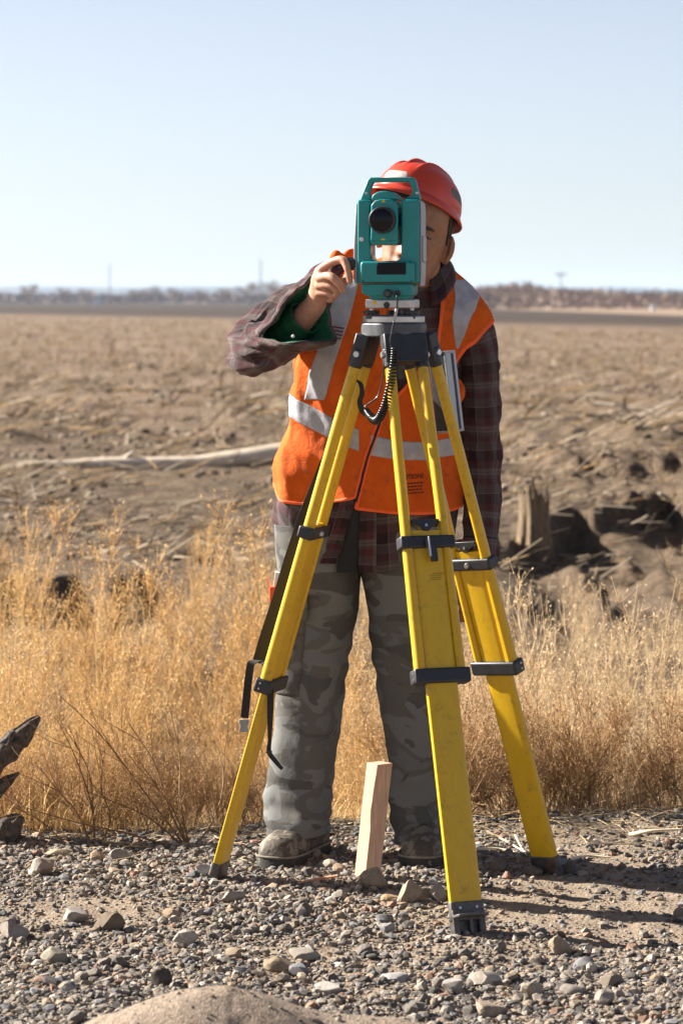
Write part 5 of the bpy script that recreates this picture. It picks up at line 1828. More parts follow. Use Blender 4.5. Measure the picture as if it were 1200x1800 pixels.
# ---- safety vest
VL_in = ([452, 480, 560, 640, 720, 800, 850, 900], [705, 700, 680, 682, 668, 641, 627, 615])
VR_in = ([452, 470, 540, 600, 650, 700, 720, 800, 850, 900], [768, 770, 774, 768, 735, 692, 675, 648, 634, 622])
VR_out = ([452, 556, 560, 580, 610, 640, 690, 740, 900], [None, None, 852, 836, 808, 790, 790, None, None])
def edge(tab, py, side):
    xs_, v = tab
    cx, a, cy, b, z = ring_at(py)
    sil = 600 + (cx + (a if side > 0 else -a)) * F / 8.0
    vals = np.array([np.nan if q is None else q for q in v], float)
    pyf = np.asarray(py, float)
    out = np.empty_like(pyf)
    for i in np.ndindex(pyf.shape):
        y = pyf[i]
        k = max(0, min(len(xs_) - 2, int(np.searchsorted(xs_, y)) - 1))
        a0 = sil[i] if np.isnan(vals[k]) else vals[k]
        a1 = sil[i] if np.isnan(vals[k + 1]) else vals[k + 1]
        t = (y - xs_[k]) / (xs_[k + 1] - xs_[k])
        out[i] = a0 + (a1 - a0) * min(max(t, 0), 1)
    return out
VL_out = ([452, 470, 500, 530, 560, 600, 640, 660, 900], [None, None, 588, 572, 556, 534, 520, None, None])

def vest_panel(side):
    nv, nu = 150, 80
    s = np.linspace(0, 1, nu)[None, :]
    v = np.linspace(0, 1, nv)[:, None]
    if side < 0:
        hem = 850 + 30 * np.clip(np.sin((1 - s) * 2.6), 0, 1) ** 0.8 + 0 * s
    else:
        hem = 866 + 31 * np.clip(np.sin(0.25 + (1 - s) * 2.3), 0, 1) ** 0.7
    py = hem + (452 - hem) * v
    xi = np.interp(py, *(VL_in if side < 0 else VR_in))
    xo = edge(VL_out if side < 0 else VR_out, py, side)
    ti, to = th_of_x(xi, py), th_of_x(xo, py)
    th = ti + (to - ti) * s
    return trunk(py, th, 0.013), py, th
vest_l, pyl, thl_ = vest_panel(-1)
vest_r, pyr, thr_ = vest_panel(1)
vest = cloth('safety_vest', vest_r, False, M_VEST, man, solid=0.0025, flip=True)
cloth('front_panel', vest_l, False, M_VEST, vest, solid=0.0025)
# back panel
nv, nu = 110, 90
v = np.linspace(0, 1, nv)[:, None]; s = np.linspace(0, 1, nu)[None, :]
py = 860 + (452 - 860) * v + 0 * s
inset = 0.55 * np.exp(-((py - 625) / 60) ** 2)
th = -(inset + (np.pi - 2 * inset) * s)
cloth('back_panel', trunk(py, th, 0.013), False, M_VEST, vest, solid=0.0025)

def vest_patch(name, rows, xl, xr, off, mat, nu=18, parent=vest):
    rows = np.asarray(rows, float)
    u = np.linspace(0, 1, nu)[None, :]
    px = np.asarray(xl, float)[:, None] * (1 - u) + np.asarray(xr, float)[:, None] * u
    py = rows[:, None] + 0 * px
    return cloth(name, trunk(py, th_of_x(px, py), off), False, mat, parent, solid=0.0015, flip=False)
def strip(name, edge_grid, width_px, mat, off=0.0165):
    return None

# upright reflective bands on the chest
rows = np.linspace(700, 492, 80)
vest_patch('reflective_band', rows, np.interp(rows, [492, 515, 600, 650, 700], [596, 591, 567, 552, 540]), np.interp(rows, [492, 515, 600, 650, 700], [634, 627, 602, 587, 573]), 0.0170, M_TAPE)
rows = np.linspace(612, 492, 60)
vest_patch('reflective_band', rows, np.interp(rows, [492, 520, 560, 600, 612], [790, 795, 791, 796, 797]), np.interp(rows, [492, 510, 545, 580, 612], [800, 822, 828, 812, 800]), 0.0170, M_TAPE)
M_MAROON = simple_mat('maroon_stitching', (0.16, 0.012, 0.03), 0.9)
for k in range(4):
    y = 571 + k * 6.2
    px = np.linspace(574 - k * 1.2, 606 - k * 1.2, 16)
    pyy = y + (px - 574) * 0.16
    V, Fc = tube(trunk(pyy, th_of_x(px, pyy), 0.0190), 0.0016, 6)
    obj('bartack', V, Fc, M_MAROON, vest, 180)
# band round the waist, in two halves
def waist(x0, x1, top, bot, n):
    px = np.linspace(x0, x1, n)[None, :]
    t = np.interp(px, *top); b_ = np.interp(px, *bot)
    w = np.linspace(0, 1, 16)[:, None]
    py = b_ + (t - b_) * w
    cx, a, cy, b2, z = ring_at(py)
    lim = 600 + (cx - a * 0.998) * F / 8.0
    limr = 600 + (cx + a * 0.998) * F / 8.0
    pxx = np.clip(px + 0 * py, lim, limr)
    return trunk(py, th_of_x(pxx, py), 0.0170)
cloth('waist_band', waist(505, 630, ([505, 540, 600, 632], [686, 706, 738, 752]), ([505, 540, 600, 632], [722, 745, 777, 790]), 50), False, M_TAPE, vest, solid=0.0015, flip=False)
cloth('waist_band', waist(650, 800, ([650, 700, 750, 800], [760, 772, 774, 762]), ([650, 700, 750, 800], [796, 804, 805, 795]), 50), False, M_TAPE, vest, solid=0.0015, flip=False)
# bound edges
def binding(P3, name='binding', r_=0.0045):
    V, Fc = tube(P3, (r_, r_ * 0.8) if False else r_, 8)
    obj(name, V, Fc, M_EDGE, vest, 180)
binding(vest_l[:, 0]); binding(vest_r[:, 0]); binding(vest_l[0]); binding(vest_r[0])
binding(vest_r[int(150 * 0.35):int(150 * 0.78), -1], r_=0.007)
binding(vest_l[int(150 * 0.5):int(150 * 0.95), -1], r_=0.006)
# zip between the panels
rows = np.linspace(875, 660, 40)
zx = np.interp(rows, [660, 700, 800, 875], [700, 680, 645, 625])
V, Fc = tube(trunk(rows, th_of_x(zx, rows), 0.0150), 0.0040, 6)
obj('zip', V, Fc, M_BLACKCLOTH, vest, 180)
# cloth bunched up on the raised shoulder, and the slack side tab under the hanging arm
def rag(name, pts, rad, seed):
    q = spline(np.array(pts), 24)
    V, Fc = tube(q[:, :3], np.c_[q[:, 3], q[:, 3] * 0.55], 18)
    V = V + (0.010 * fbm(V * 38, 3, seed))[:, None] * np.array([0.4, -0.6, 0.7])
    obj(name, V, Fc, M_VEST, vest, 180)
rag('shoulder_fold', [PR(580, 462, 7.93, .008), PR(590, 450, 7.92, .013), PR(605, 452, 7.91, .012), PR(618, 447, 7.92, .013), PR(640, 462, 7.93, .018)], 0.01, 3)
rag('side_tab', [PR(793, 668, 7.85, .008), PR(803, 678, 7.84, .016), PR(806, 692, 7.835, .018), PR(800, 708, 7.84, .012), PR(794, 716, 7.85, .006)], 0.01, 6)

# printed caution notice on the vest
M_PRINT = simple_mat('black_print', (0.05, 0.015, 0.008), 0.9, bump=0)
def text_mesh(body, size):
    cu = bpy.data.curves.new('print', 'FONT')
    cu.body = body
    cu.size = size
    cu.resolution_u = 2
    cu.offset = 0.018
    t = bpy.data.objects.new('print', cu)
    COL.objects.link(t)
    dg = bpy.context.evaluated_depsgraph_get()
    dg.update()
    me = bpy.data.meshes.new_from_object(t.evaluated_get(dg))
    v = np.array([q.co[:] for q in me.vertices]); f = [tuple(p.vertices) for p in me.polygons]
    bpy.data.objects.remove(t)
    return v, f
tv, tf = text_mesh('CAUTION!', 1.0)
tv[:, 0] -= tv[:, 0].min(); tv[:, 0] /= tv[:, 0].max()
tv[:, 1] /= tv[:, 1].max()
px = 696 + tv[:, 0] * 46
pyy = 839 - tv[:, 1] * 8.5 - tv[:, 0] * 3.0
obj('printed_notice', trunk(pyy, th_of_x(px, pyy), 0.0172), tf, M_PRINT, vest, 0)
rl = np.random.default_rng(3)
for k in range(4):            # the small print is too fine to read: broken rules
    mb = MB()
    x = 700.0
    while x < 737:
        w_ = rl.uniform(2.5, 6)
        y0 = 846 + k * 5.6 - (x - 700) * 0.06
        pxs = np.array([x, x + w_, x + w_, x]); pys_ = np.array([y0 + 1.2, y0 + 1.2, y0 - 1.0, y0 - 1.0])
        mb.add(trunk(pys_, th_of_x(pxs, pys_), 0.0172), [(0, 1, 2, 3)])
        x += w_ + rl.uniform(0.8, 1.6)
    mb.obj('printed_line', M_PRINT, vest, 0)

# ---- hard hat
def helmet_mat():
    m, nt, b = new_mat('red_hard_hat_plastic')
    n = N(nt)
    tc = n('TexCoord').outputs['Object']
    f = n.noise(tc, 20, 5, 0.6)
    c = n.ramp(f, [(0.3, (0.56, 0.042, 0.014)), (0.7, (0.66, 0.055, 0.019))])
    sc = n.ramp(n.noise(n('Mapping', {'Vector': tc, 'Scale': (30, 30, 160)}).outputs[0], 2, 4, 0.7), [(0.66, (0, 0, 0)), (0.75, (1, 1, 1))])
    c = n.mix(n.math('MULTIPLY', sc, 0.25), c, (0.75, 0.35, 0.28))
    nt.links.new(c, b.inputs['Base Color'])
    nt.links.new(n.math('MULTIPLY_ADD', f, 0.25, 0.28), b.inputs['Roughness'])
    b.inputs['Coat Weight'].default_value = 0.2
    tr = n('BsdfTranslucent', {'Color': c})
    mx = n('MixShader', {0: 0.16, 1: b.outputs[0], 2: tr.outputs[0]})
    nt.links.new(mx.outputs[0], nt.nodes['Material Output'].inputs['Surface'])
    return m
M_HAT = helmet_mat()
HAT_R = np.array(Matrix.Rotation(R(-38), 3, 'Z') @ Matrix.Rotation(R(5), 3, 'Y') @ Matrix.Rotation(R(-22), 3, 'X'))
HAT_C = head_world([(-0.014, 0.008, 0.066)])[0]
def hat_w(L):
    return HAT_C + (np.asarray(L) * 0.90) @ HAT_R.T
def hat_shell(off=0.0):
    ph = np.linspace(0, np.pi / 2, 50)
    th = np.linspace(0, 2 * np.pi, 140, endpoint=False)
    pp, tt = np.meshgrid(ph, th, indexing='ij')
    rx, ry, rz = 0.112, 0.138, 0.106
    r_ = np.cos(pp) ** 0.82
    x = rx * r_ * np.cos(tt); y = -ry * r_ * np.sin(tt); z = rz * np.sin(pp) ** 0.95
    # three ribs fore and aft
    for x0, hgt in ((0, 0.012), (-.044, 0.0105), (.044, 0.0105)):
        z = z + hgt * np.exp(-((x - x0) / 0.0048) ** 2) * smooth(0.35, 0.75, np.sin(pp)) * smooth(0.13, 0.06, np.abs(y))
    g = np.stack([x, y, z], -1)
    # brim: flares all round, longest as a peak over the eyes
    br = []
    fr = np.clip(np.sin(th), 0, 1)
    wd = 0.016 + 0.024 * fr ** 2.2
    for k in range(1, 9):
        t = k / 8
        q = np.stack([(rx + wd * t * 0.75) * np.cos(th), -(ry + wd * t) * np.sin(th), -0.012 * t - 0.022 * t * t * fr ** 2 * 0.7 + 0 * th - 0.010 * t * (1 - fr)], -1)
        br.append(q)
    return np.concatenate([np.array(br)[::-1], g], 0)
hs = hat_shell()
hat = cloth('hard_hat', hat_w(hs), True, M_HAT, man, solid=0.0028, flip=False)
V, Fc = tube(np.vstack([hat_w(hs[0]), hat_w(hs[0])[:1]]), 0.0024, 8, cap=False)
obj('rim', V, Fc, M_HAT, hat, 180)
M_STICK = simple_mat('worn_grey_sticker', (0.115, 0.10, 0.095), 0.7, var=0.35, vscale=90)
def hat_patch(t0, t1, p0, p1, off, name, mat, rounded=True):
    nt_, np_ = 22, 12
    t = np.linspace(-1, 1, nt_)
    G_ = []
    for k in range(np_):
        v = -1 + 2 * k / (np_ - 1)
        w = 1.0 if not rounded else 1 - 0.16 * v * v
        th = (t0 + t1) / 2 + (t1 - t0) / 2 * t * w
        ph = (p0 + p1) / 2 + (p1 - p0) / 2 * v + 0 * t
        rr = np.cos(ph) ** 0.82
        p = np.stack([(0.112 + off) * rr * np.cos(th), -(0.138 + off) * rr * np.sin(th), (0.106 + off) * np.sin(ph) ** 0.95], -1)
        G_.append(p)
    return cloth(name, hat_w(np.array(G_)), False, mat, hat, solid=0.0008)
hat_patch(R(-34), R(4), R(15), R(32), 0.0022, 'sticker', M_STICK)
hat_patch(R(70), R(110), R(9), R(24), 0.0022, 'sticker', simple_mat('white_front_sticker', (0.42, 0.36, 0.34), 0.6, var=0.25))
# suspension band inside
th = np.linspace(0, 2 * np.pi, 60, endpoint=False)
g = np.array([np.stack([(0.092 + 0.004 * k) * np.cos(th), -(0.112 + 0.004 * k) * np.sin(th), -0.022 + 0.03 * k + 0 * th], -1) for k in (0, 1)])
cloth('headband', hat_w(g), True, M_BLACKCLOTH, hat, solid=0.002)

# ---- things in the trouser pocket
M_ORANGEP = simple_mat('orange_plastic', (0.75, 0.09, 0.02), 0.45, var=0.1)
M_PAPER = simple_mat('paper', (0.72, 0.74, 0.70), 0.8, var=0.06)
pk = P(487, 1035, 7.97)
nb = thing('notebook', pk, 'small white notepad with an orange cover sticking out of the trouser pocket', 'notepad')
MB().box(pk + np.array([0.004, 0.01, 0.016]), (0.012, 0.020, 0.026), np.array(Euler((0, R(8), 0)).to_matrix())).obj('pages', M_PAPER, nb, bevel=0.001)
MB().box(pk + np.array([-0.006, 0.0, -0.013]), (0.013, 0.024, 0.020)).obj('cover', M_ORANGEP, nb, bevel=0.002)
pp = P(470, 1012, 7.97)
o = MB().tube([pp, pp + np.array([0.007, 0, -0.04]), pp + np.array([0.012, 0, -0.07])], [0.0008, 0.0028, 0.0028], 8).obj('pencil', M_ORANGEP, None)
at_base(o)
tag(o, 'thin red pencil standing in the trouser pocket beside the notepad', 'pencil')

# ------------------------------------------------------------------ tripod
def paint_mat(name, base, dirt):
    m, nt, b = new_mat(name)
    n = N(nt)
    tc = n('TexCoord').outputs['Object']
    f = n.noise(n('Mapping', {'Vector': tc, 'Scale': (1, 1, 0.15)}).outputs[0], 60, 5, 0.65)
    c = n.ramp(f, [(0.3, tuple(q * 0.90 for q in base)), (0.7, base)])
    sc = n.ramp(n.noise(tc, 42, 6, 0.75), [(0.55, (0, 0, 0)), (0.72, (1, 1, 1))])
    c = n.mix(n.math('MULTIPLY', sc, 0.7), c, dirt)
    ch = n.ramp(n.noise(tc, 150, 3, 0.6), [(0.70, (0, 0, 0)), (0.73, (1, 1, 1))])
    c = n.mix(n.math('MULTIPLY', ch, 0.7), c, (0.09, 0.07, 0.03))
    nt.links.new(c, b.inputs['Base Color'])
    nt.links.new(n.math('MULTIPLY_ADD', f, 0.3, 0.22), b.inputs['Roughness'])
    nt.links.new(n.bump(n.noise(tc, 300, 3), 0.08, 0.001), b.inputs['Normal'])
    return m
M_YEL = paint_mat('yellow_fibreglass', (0.60, 0.365, 0.006), (0.22, 0.14, 0.03))
M_BLK = simple_mat('black_moulded_plastic', (0.016, 0.018, 0.023), 0.45, var=0.3, vscale=40, bump=0.3, bscale=300, wear=((0.12, 0.12, 0.125), 30, 0.66))
M_STEEL = simple_mat('worn_dark_steel', (0.10, 0.095, 0.088), 0.5, metal=0.6, var=0.4, vscale=40, bump=0.4, bscale=150, wear=((0.20, 0.10, 0.06), 30, 0.58))
M_ALU = simple_mat('cast_aluminium', (0.52, 0.52, 0.51), 0.42, metal=0.75, var=0.15, vscale=50, bump=0.3, bscale=260, wear=((0.22, 0.22, 0.23), 40, 0.64))
M_DKGREY = simple_mat('dark_grey_casting', (0.065, 0.070, 0.082), 0.5, metal=0.2, var=0.2, vscale=60, bump=0.3, bscale=260)
M_BOLT = simple_mat('zinc_bolt', (0.55, 0.56, 0.58), 0.3, metal=0.9, var=0.1)
M_WEB = simple_mat('black_webbing', (0.018, 0.018, 0.019), 0.85, var=0.3, vscale=80, bump=0.6, bscale=500)
M_GREYP = simple_mat('grey_buckle_plastic', (0.26, 0.27, 0.27), 0.5, var=0.15)

YC = 7.53
HUB = P(692, 590, YC)
fx = [ground_at(377, 1545), ground_at(825, 1642), ground_at(966, 1534)]       # left, front, right feet
cx_, cy_ = HUB[0], HUB[1]
tri = thing('surveying_tripod', (cx_, cy_, 0), 'yellow and black surveying tripod standing on the gravel before the man', 'tripod')
ROUND = [(math.cos(a), math.sin(a)) for a in np.linspace(0, 2 * np.pi, 16, endpoint=False)]
RRECT = [(np.sign(c) * abs(c) ** 0.45, np.sign(s) * abs(s) ** 0.45) for c, s in [(math.cos(a), math.sin(a)) for a in np.linspace(0.001, 2 * np.pi + 0.001, 20, endpoint=False)]]

# head
th = np.linspace(0, 2 * np.pi, 60, endpoint=False)
ang = [math.atan2(f[1] - cy_, f[0] - cx_) for f in fx]
def tri_outline(r0, k):
    out = []
    for a in th:
        c = max(math.cos(a - q) for q in ang)
        out.append((math.cos(a) * r0 * (1 + k * (c - 0.5)), math.sin(a) * r0 * (1 + k * (c - 0.5))))
    return out
zt = P(692, 563, YC)[2]
E3 = ((1, 0, 0), (0, 1, 0), (0, 0, 1))
MB().prism(tri_outline(0.074, 0.16), (-0.040, -0.006), (cx_, cy_, zt), *E3).obj('head_plate', M_DKGREY, tri, 40, bevel=0.004)
MB().prism(tri_outline(0.0715, 0.12), (-0.0055, 0.010), (cx_, cy_, zt), *E3).obj('head_top', M_ALU, tri, 40, bevel=0.002)
MB().cyl((cx_, cy_, zt - 0.14), (cx_, cy_, zt - 0.041), 0.020, 0.024, 24).obj('centre_screw', M_BLK, tri, bevel=0.002)

LEGS = [dict(foot=fx[0], c1=0.345, c2=0.625, shoe=0.955, top=0.32, tab=1, lever=False, notch=False, up=0.05),
        dict(foot=fx[1], c1=0.348, c2=0.572, shoe=0.938, top=0.318, tab=1, lever=True, notch=True, up=0.02),
        dict(foot=fx[2], c1=0.405, c2=0.598, shoe=0.955, top=0.372, tab=1, lever=False, notch=True, up=0.02, twist=R(17))]
leg_axes = []
for L in LEGS:
    f = L['foot']
    Ft = np.array([f[0], f[1], float(gz(f[0], f[1])) - 0.015])
    rad = np.array([f[0] - cx_, f[1] - cy_, 0]); rad /= np.linalg.norm(rad)
    H = np.array([cx_, cy_, zt - 0.052]) + rad * 0.068
    u = Ft - H
    Ln = np.linalg.norm(u); u = u / Ln
    w = np.cross((0, 0, 1.0), rad); w /= np.linalg.norm(w)
    tw = L.get('twist', 0.0)
    w = np.array([w[0] * math.cos(tw) - w[1] * math.sin(tw), w[0] * math.sin(tw) + w[1] * math.cos(tw), 0.0])
    w = w - u * np.dot(w, u); w /= np.linalg.norm(w)
    nrm = np.cross(w, u); nrm = nrm * np.sign(np.dot(nrm, rad)); nrm /= np.linalg.norm(nrm)
    RM = np.stack([w, nrm, u], 1)
    leg_axes.append((H, u, w, nrm, Ln))
    A = lambda t, a=0.0, b=0.0: H + u * (t * Ln) + w * a + nrm * b
    # lower, sliding board is the leg itself
    mb = MB()
    bh, bt = 0.0385, 0.0110
    mb.add(*tube([A(L['top'] + 0.01), A(L['shoe'] + 0.012)], [(bh, bt), (bh, bt)], 20, True, RRECT, up=w))
    leg = mb.obj('leg', M_YEL, tri, 40)
    # two outer rails
    for sgn in (-1, 1):
        a0, a1 = sgn * 0.041, sgn * 0.0510
        path = [A(0.035, a0), A(0.2, a0 + (a1 - a0) * 0.4), A(L['c2'] + 0.012, a1)]
        MB().add(*tube(path, [(0.0125, 0.0145)] * 3, 20, True, RRECT if False else ROUND, up=w)).obj('rail', M_YEL, leg, 60)
        # flat of the rail against the board
        MB().add(*tube([A(L['top'] + 0.02, a1 - sgn * 0.006), A(L['c2'] + 0.010, a1 - sgn * 0.006)], [(0.0070, 0.0135)] * 2, 20, True, RRECT, up=w)).obj('rail_flange', M_YEL, leg, 40)
    # hinge casting with bolts
    mb = MB()
    mb.box(A(0.012), (0.054, 0.0170, 0.036), RM)
    mb.box(A(-0.012, 0, -0.006), (0.030, 0.0150, 0.022), RM)
    for sgn in (-1, 1):
        mb.add(*tube([A(0.012, sgn * 0.041), A(0.046, sgn * 0.0415)], [(0.0165, 0.0180), (0.0155, 0.0175)], 20, True, ROUND, up=w))
    hg = mb.obj('hinge', M_BLK, leg, 40, bevel=0.004)
    for sgn in (-1, 1):
        MB().add(*tube([A(0.022, sgn * 0.050, 0.0), A(0.022, sgn * 0.0605, 0.0)], [0.0085, 0.0070], 16)).obj('bolt', M_BOLT, hg)
    # V-shaped end plate on the sliding board
    if L['notch']:
        pl = [(-0.034, -0.012), (0.034, -0.012), (0.034, -0.004), (0.018, 0.004), (0.006, 0.016), (-0.006, 0.016), (-0.018, 0.004), (-0.034, -0.004)]
        MB().prism(pl, (-0.0135, 0.0135), A(L['top']), w, u, nrm).obj('end_plate', M_BLK, leg, bevel=0.001)
        MB().add(*tube([A(L['top'] + 0.002, 0, -0.0165), A(L['top'] + 0.002, 0, 0.0165)], 0.0035, 12)).obj('rivet', M_BOLT, leg)
    # clamps
    mb = MB().box(A(L['c1']), (0.0680, 0.0195, 0.0150), RM)
    cl1 = mb.obj('upper_clamp', M_BLK, leg, 40, bevel=0.005, seg=3)
    if L['lever']:
        mb = MB()
        mb.box(A(L['c1'] + 0.004, 0.004, 0.0285), (0.0085, 0.0085, 0.0110), RM)
        mb.box(A(L['c1'] + 0.020, 0.004, 0.0330), (0.0080, 0.0060, 0.0230), RM)
        mb.obj('lever', M_BLK, cl1, bevel=0.0015)
        MB().box(A(L['c1'] + 0.012, -0.0065, 0.0320), (0.0020, 0.0095, 0.0240), RM).obj('lever_side', M_BOLT, cl1, bevel=0.0008)
    for sgn in (-1, 1):
        MB().add(*tube([A(L['c1'], 0.02 * 0, sgn * 0.019), A(L['c1'], 0.0, sgn * 0.026)], [0.0075, 0.0055], 14)).obj('clamp_bolt', M_BOLT, cl1)
    cl2 = MB().box(A(L['c2']), (0.0690, 0.0205, 0.0175), RM).obj('lower_clamp', M_BLK, leg, 40, bevel=0.005, seg=3)
    for sgn in (-1, 1):
        for k in (-1, 1):
            MB().add(*tube([A(L['c2'] + k * 0.005, sgn * 0.0680, 0.006), A(L['c2'] + k * 0.005, sgn * 0.0715, 0.006)], [0.0030, 0.0022], 10)).obj('rivet', M_BOLT, cl2)
    # steel shoe, step and point
    mb = MB()
    t0 = L['shoe']
    mb.add(*tube([A(t0), A(t0 + 0.030)], [(0.0415, 0.0140)] * 2, 20, True, RRECT, up=w))
    mb.box(A(t0 + 0.045, 0.0315), (0.0075, 0.0135, (1.012 - t0 - 0.01) * Ln * 0.5), RM)
    mb.box(A(t0 + 0.045, -0.0315), (0.0075, 0.0135, (1.012 - t0 - 0.01) * Ln * 0.5), RM)
    mb.box(A((t0 + 1.0) / 2 + 0.012, 0, -0.006), (0.0245, 0.0050, (1.0 - t0) * Ln * 0.42), RM)
    mb.box(A((t0 + 1.0) / 2 + 0.012, 0.004, 0.004), (0.0035, 0.0110, (1.0 - t0) * Ln * 0.42), RM)
    shoe = mb.obj('shoe', M_STEEL, leg, 40, bevel=0.0018)
    # foot step
    st = MB()
    st.prism([(-0.043, 0), (0.043, 0), (0.036, 0.030), (0.018, 0.040), (-0.018, 0.040), (-0.036, 0.030)], (-0.003, 0.003), A(t0 + 0.024, 0, 0.0145), w, nrm, u)
    st.obj('step', M_STEEL, shoe, bevel=0.0012)
    for k in (-0.020, 0.020):
        MB().add(*tube([A(t0 + 0.010, k, 0.0135), A(t0 + 0.010, k, 0.0175)], [0.0045, 0.0030], 12)).obj('rivet', M_BOLT, shoe)

# small faded label on the front leg
H, u, w, nrm, Ln = leg_axes[1]
sg = np.sign(w[0])
rl = np.random.default_rng(8)
for k in range(4):
    mb = MB()
    x = 0.004
    while x < 0.030:
        wd = rl.uniform(0.002, 0.005)
        c = H + u * (0.402 * Ln + k * 0.0048) + nrm * 0.0116 + w * sg * (x - 0.006 * (k > 0))
        mb.add([c, c + w * sg * wd, c + w * sg * wd - u * 0.0017, c - u * 0.0017], [(0, 1, 2, 3)])
        x += wd + 0.0012
    mb.obj('printed_line', simple_mat('brown_print', (0.20, 0.11, 0.01), 0.8, bump=0) if k == 0 else bpy.data.materials['brown_print'], bpy.data.objects['leg.001'], 0)

# carrying strap hanging along the left leg
def ribbon(name, pts, width, thick, mat, parent, m=40, side=(1, 0, 0)):
    q = spline(np.array(pts), m)
    T = np.gradient(q, axis=0); T /= np.linalg.norm(T, axis=1)[:, None]
    S = np.asarray(side, float)[None, :] - T * (T @ np.asarray(side, float))[:, None]
    S /= np.linalg.norm(S, axis=1)[:, None]
    Nn = np.cross(T, S)
    wd = np.interp(np.linspace(0, 1, m), np.linspace(0, 1, len(np.atleast_1d(width))), np.atleast_1d(width))[:, None]
    V = np.stack([q - S * wd - Nn * thick, q + S * wd - Nn * thick, q + S * wd + Nn * thick, q - S * wd + Nn * thick], 1).reshape(-1, 3)
    Fc = [tuple(f) for f in grid_faces(m, 4, True)] + [(3, 2, 1, 0), tuple(range((m - 1) * 4, m * 4))]
    return obj(name, V, Fc, mat, parent, 30)
strap = ribbon('carry_strap', [P(578, 778, 7.60), P(556, 842, 7.585), P(536, 905, 7.60), P(512, 985, 7.615), P(490, 1060, 7.63), P(472, 1115, 7.63), P(457, 1163, 7.62)], [0.003, 0.008, 0.0150, 0.0185, 0.0195, 0.0195, 0.0185], 0.0013, M_WEB, tri, 60)
ribbon('strap_end', [P(456, 1160, 7.62), P(442, 1166, 7.60), P(438, 1185, 7.595), P(434, 1220, 7.60), P(430, 1262, 7.60)], [0.012, 0.0095, 0.0095, 0.0095, 0.0100], 0.0011, M_WEB, strap, 30)
ribbon('strap_tail', [P(458, 1162, 7.615), P(470, 1172, 7.59), P(475, 1200, 7.585), P(475, 1250, 7.585), P(474, 1300, 7.59), P(473, 1322, 7.59), P(484, 1338, 7.585), P(496, 1352, 7.58)], [0.010, 0.0085, 0.0080, 0.0080, 0.0045, 0.006, 0.0055, 0.004], 0.0011, M_WEB, strap, 50)
bk = P(429, 1275, 7.60)
mb = MB()
mb.box(bk + np.array([0.0, 0, 0.010]), (0.0120, 0.0045, 0.0045))
mb.prism([(-0.0115, 0.007), (0.0115, 0.007), (0.0090, -0.002), (0.0125, -0.014), (0.006, -0.016), (-0.006, -0.016), (-0.0125, -0.014), (-0.0090, -0.002)], (-0.004, 0.004), bk, (1, 0, 0), (0, 0, 1), (0, 1, 0))
mb.obj('buckle', M_GREYP, strap, bevel=0.001)
kb = P(473, 1322, 7.59)
MB().box(kb, (0.0065, 0.0035, 0.0050), np.array(Euler((0, R(25), 0)).to_matrix())).obj('slider', M_BLK, strap, bevel=0.001)
# loose black tongue of strap by the coil
hk = ribbon('strap_tongue', [P(626, 668, 7.52), P(634, 676, 7.50), P(636, 692, 7.49), P(632, 706, 7.49), P(636, 720, 7.495), P(644, 728, 7.50)], [0.002, 0.005, 0.006, 0.006, 0.007, 0.007], 0.0018, M_WEB, tri, 30)

# ------------------------------------------------------------------ surveying instrument
INS = P(690, 563, YC)
YAW = R(-7.5)
IR = np.array(Matrix.Rotation(YAW, 3, 'Z'))
sI = YC / F
def I(px, py, y=0.0):
    return INS + IR @ np.array([(px - 690) * sI, y, (563 - py) * sI])
ex, ey, ez = IR @ np.array([1.0, 0, 0]), IR @ np.array([0, 1.0, 0]), np.array([0, 0, 1.0])
def ipoly(pts):
    return [((x - 690) * sI, (563 - y) * sI) for x, y in pts]
def iprism(pts, y0, y1, mb=None):
    mb = mb or MB()
    # outline seen from the front: counter-clockwise for the -y side
    return mb.prism(ipoly(pts), (y0, y1), INS, ex, ez, ey)
def ibox(x0, x1, y0, y1, z0, z1, mb=None):
    """px range, py range, depth range"""
    mb = mb or MB()
    c = I((x0 + x1) / 2, (y0 + y1) / 2, (z0 + z1) / 2)
    return mb.box(c, ((x1 - x0) / 2 * sI, (z1 - z0) / 2, abs(y1 - y0) / 2 * sI), IR)

M_TEAL = simple_mat('teal_instrument_paint', (0.000, 0.215, 0.218), 0.42, var=0.08, vscale=30, bump=0.12, bscale=500, coat=0.15)
M_LILAC = simple_mat('light_grey_instrument_cover', (0.30, 0.30, 0.34), 0.45, var=0.08, vscale=30, bump=0.15, bscale=400)
M_LENS = simple_mat('coated_lens_glass', (0.003, 0.002, 0.007), 0.12, var=0.1, bump=0, spec=0.25)
M_SCREEN = simple_mat('dark_display_glass', (0.006, 0.006, 0.010), 0.45, var=0.1, bump=0, spec=0.2)
M_YSTICK = simple_mat('yellow_mark', (0.72, 0.48, 0.01), 0.6, bump=0)

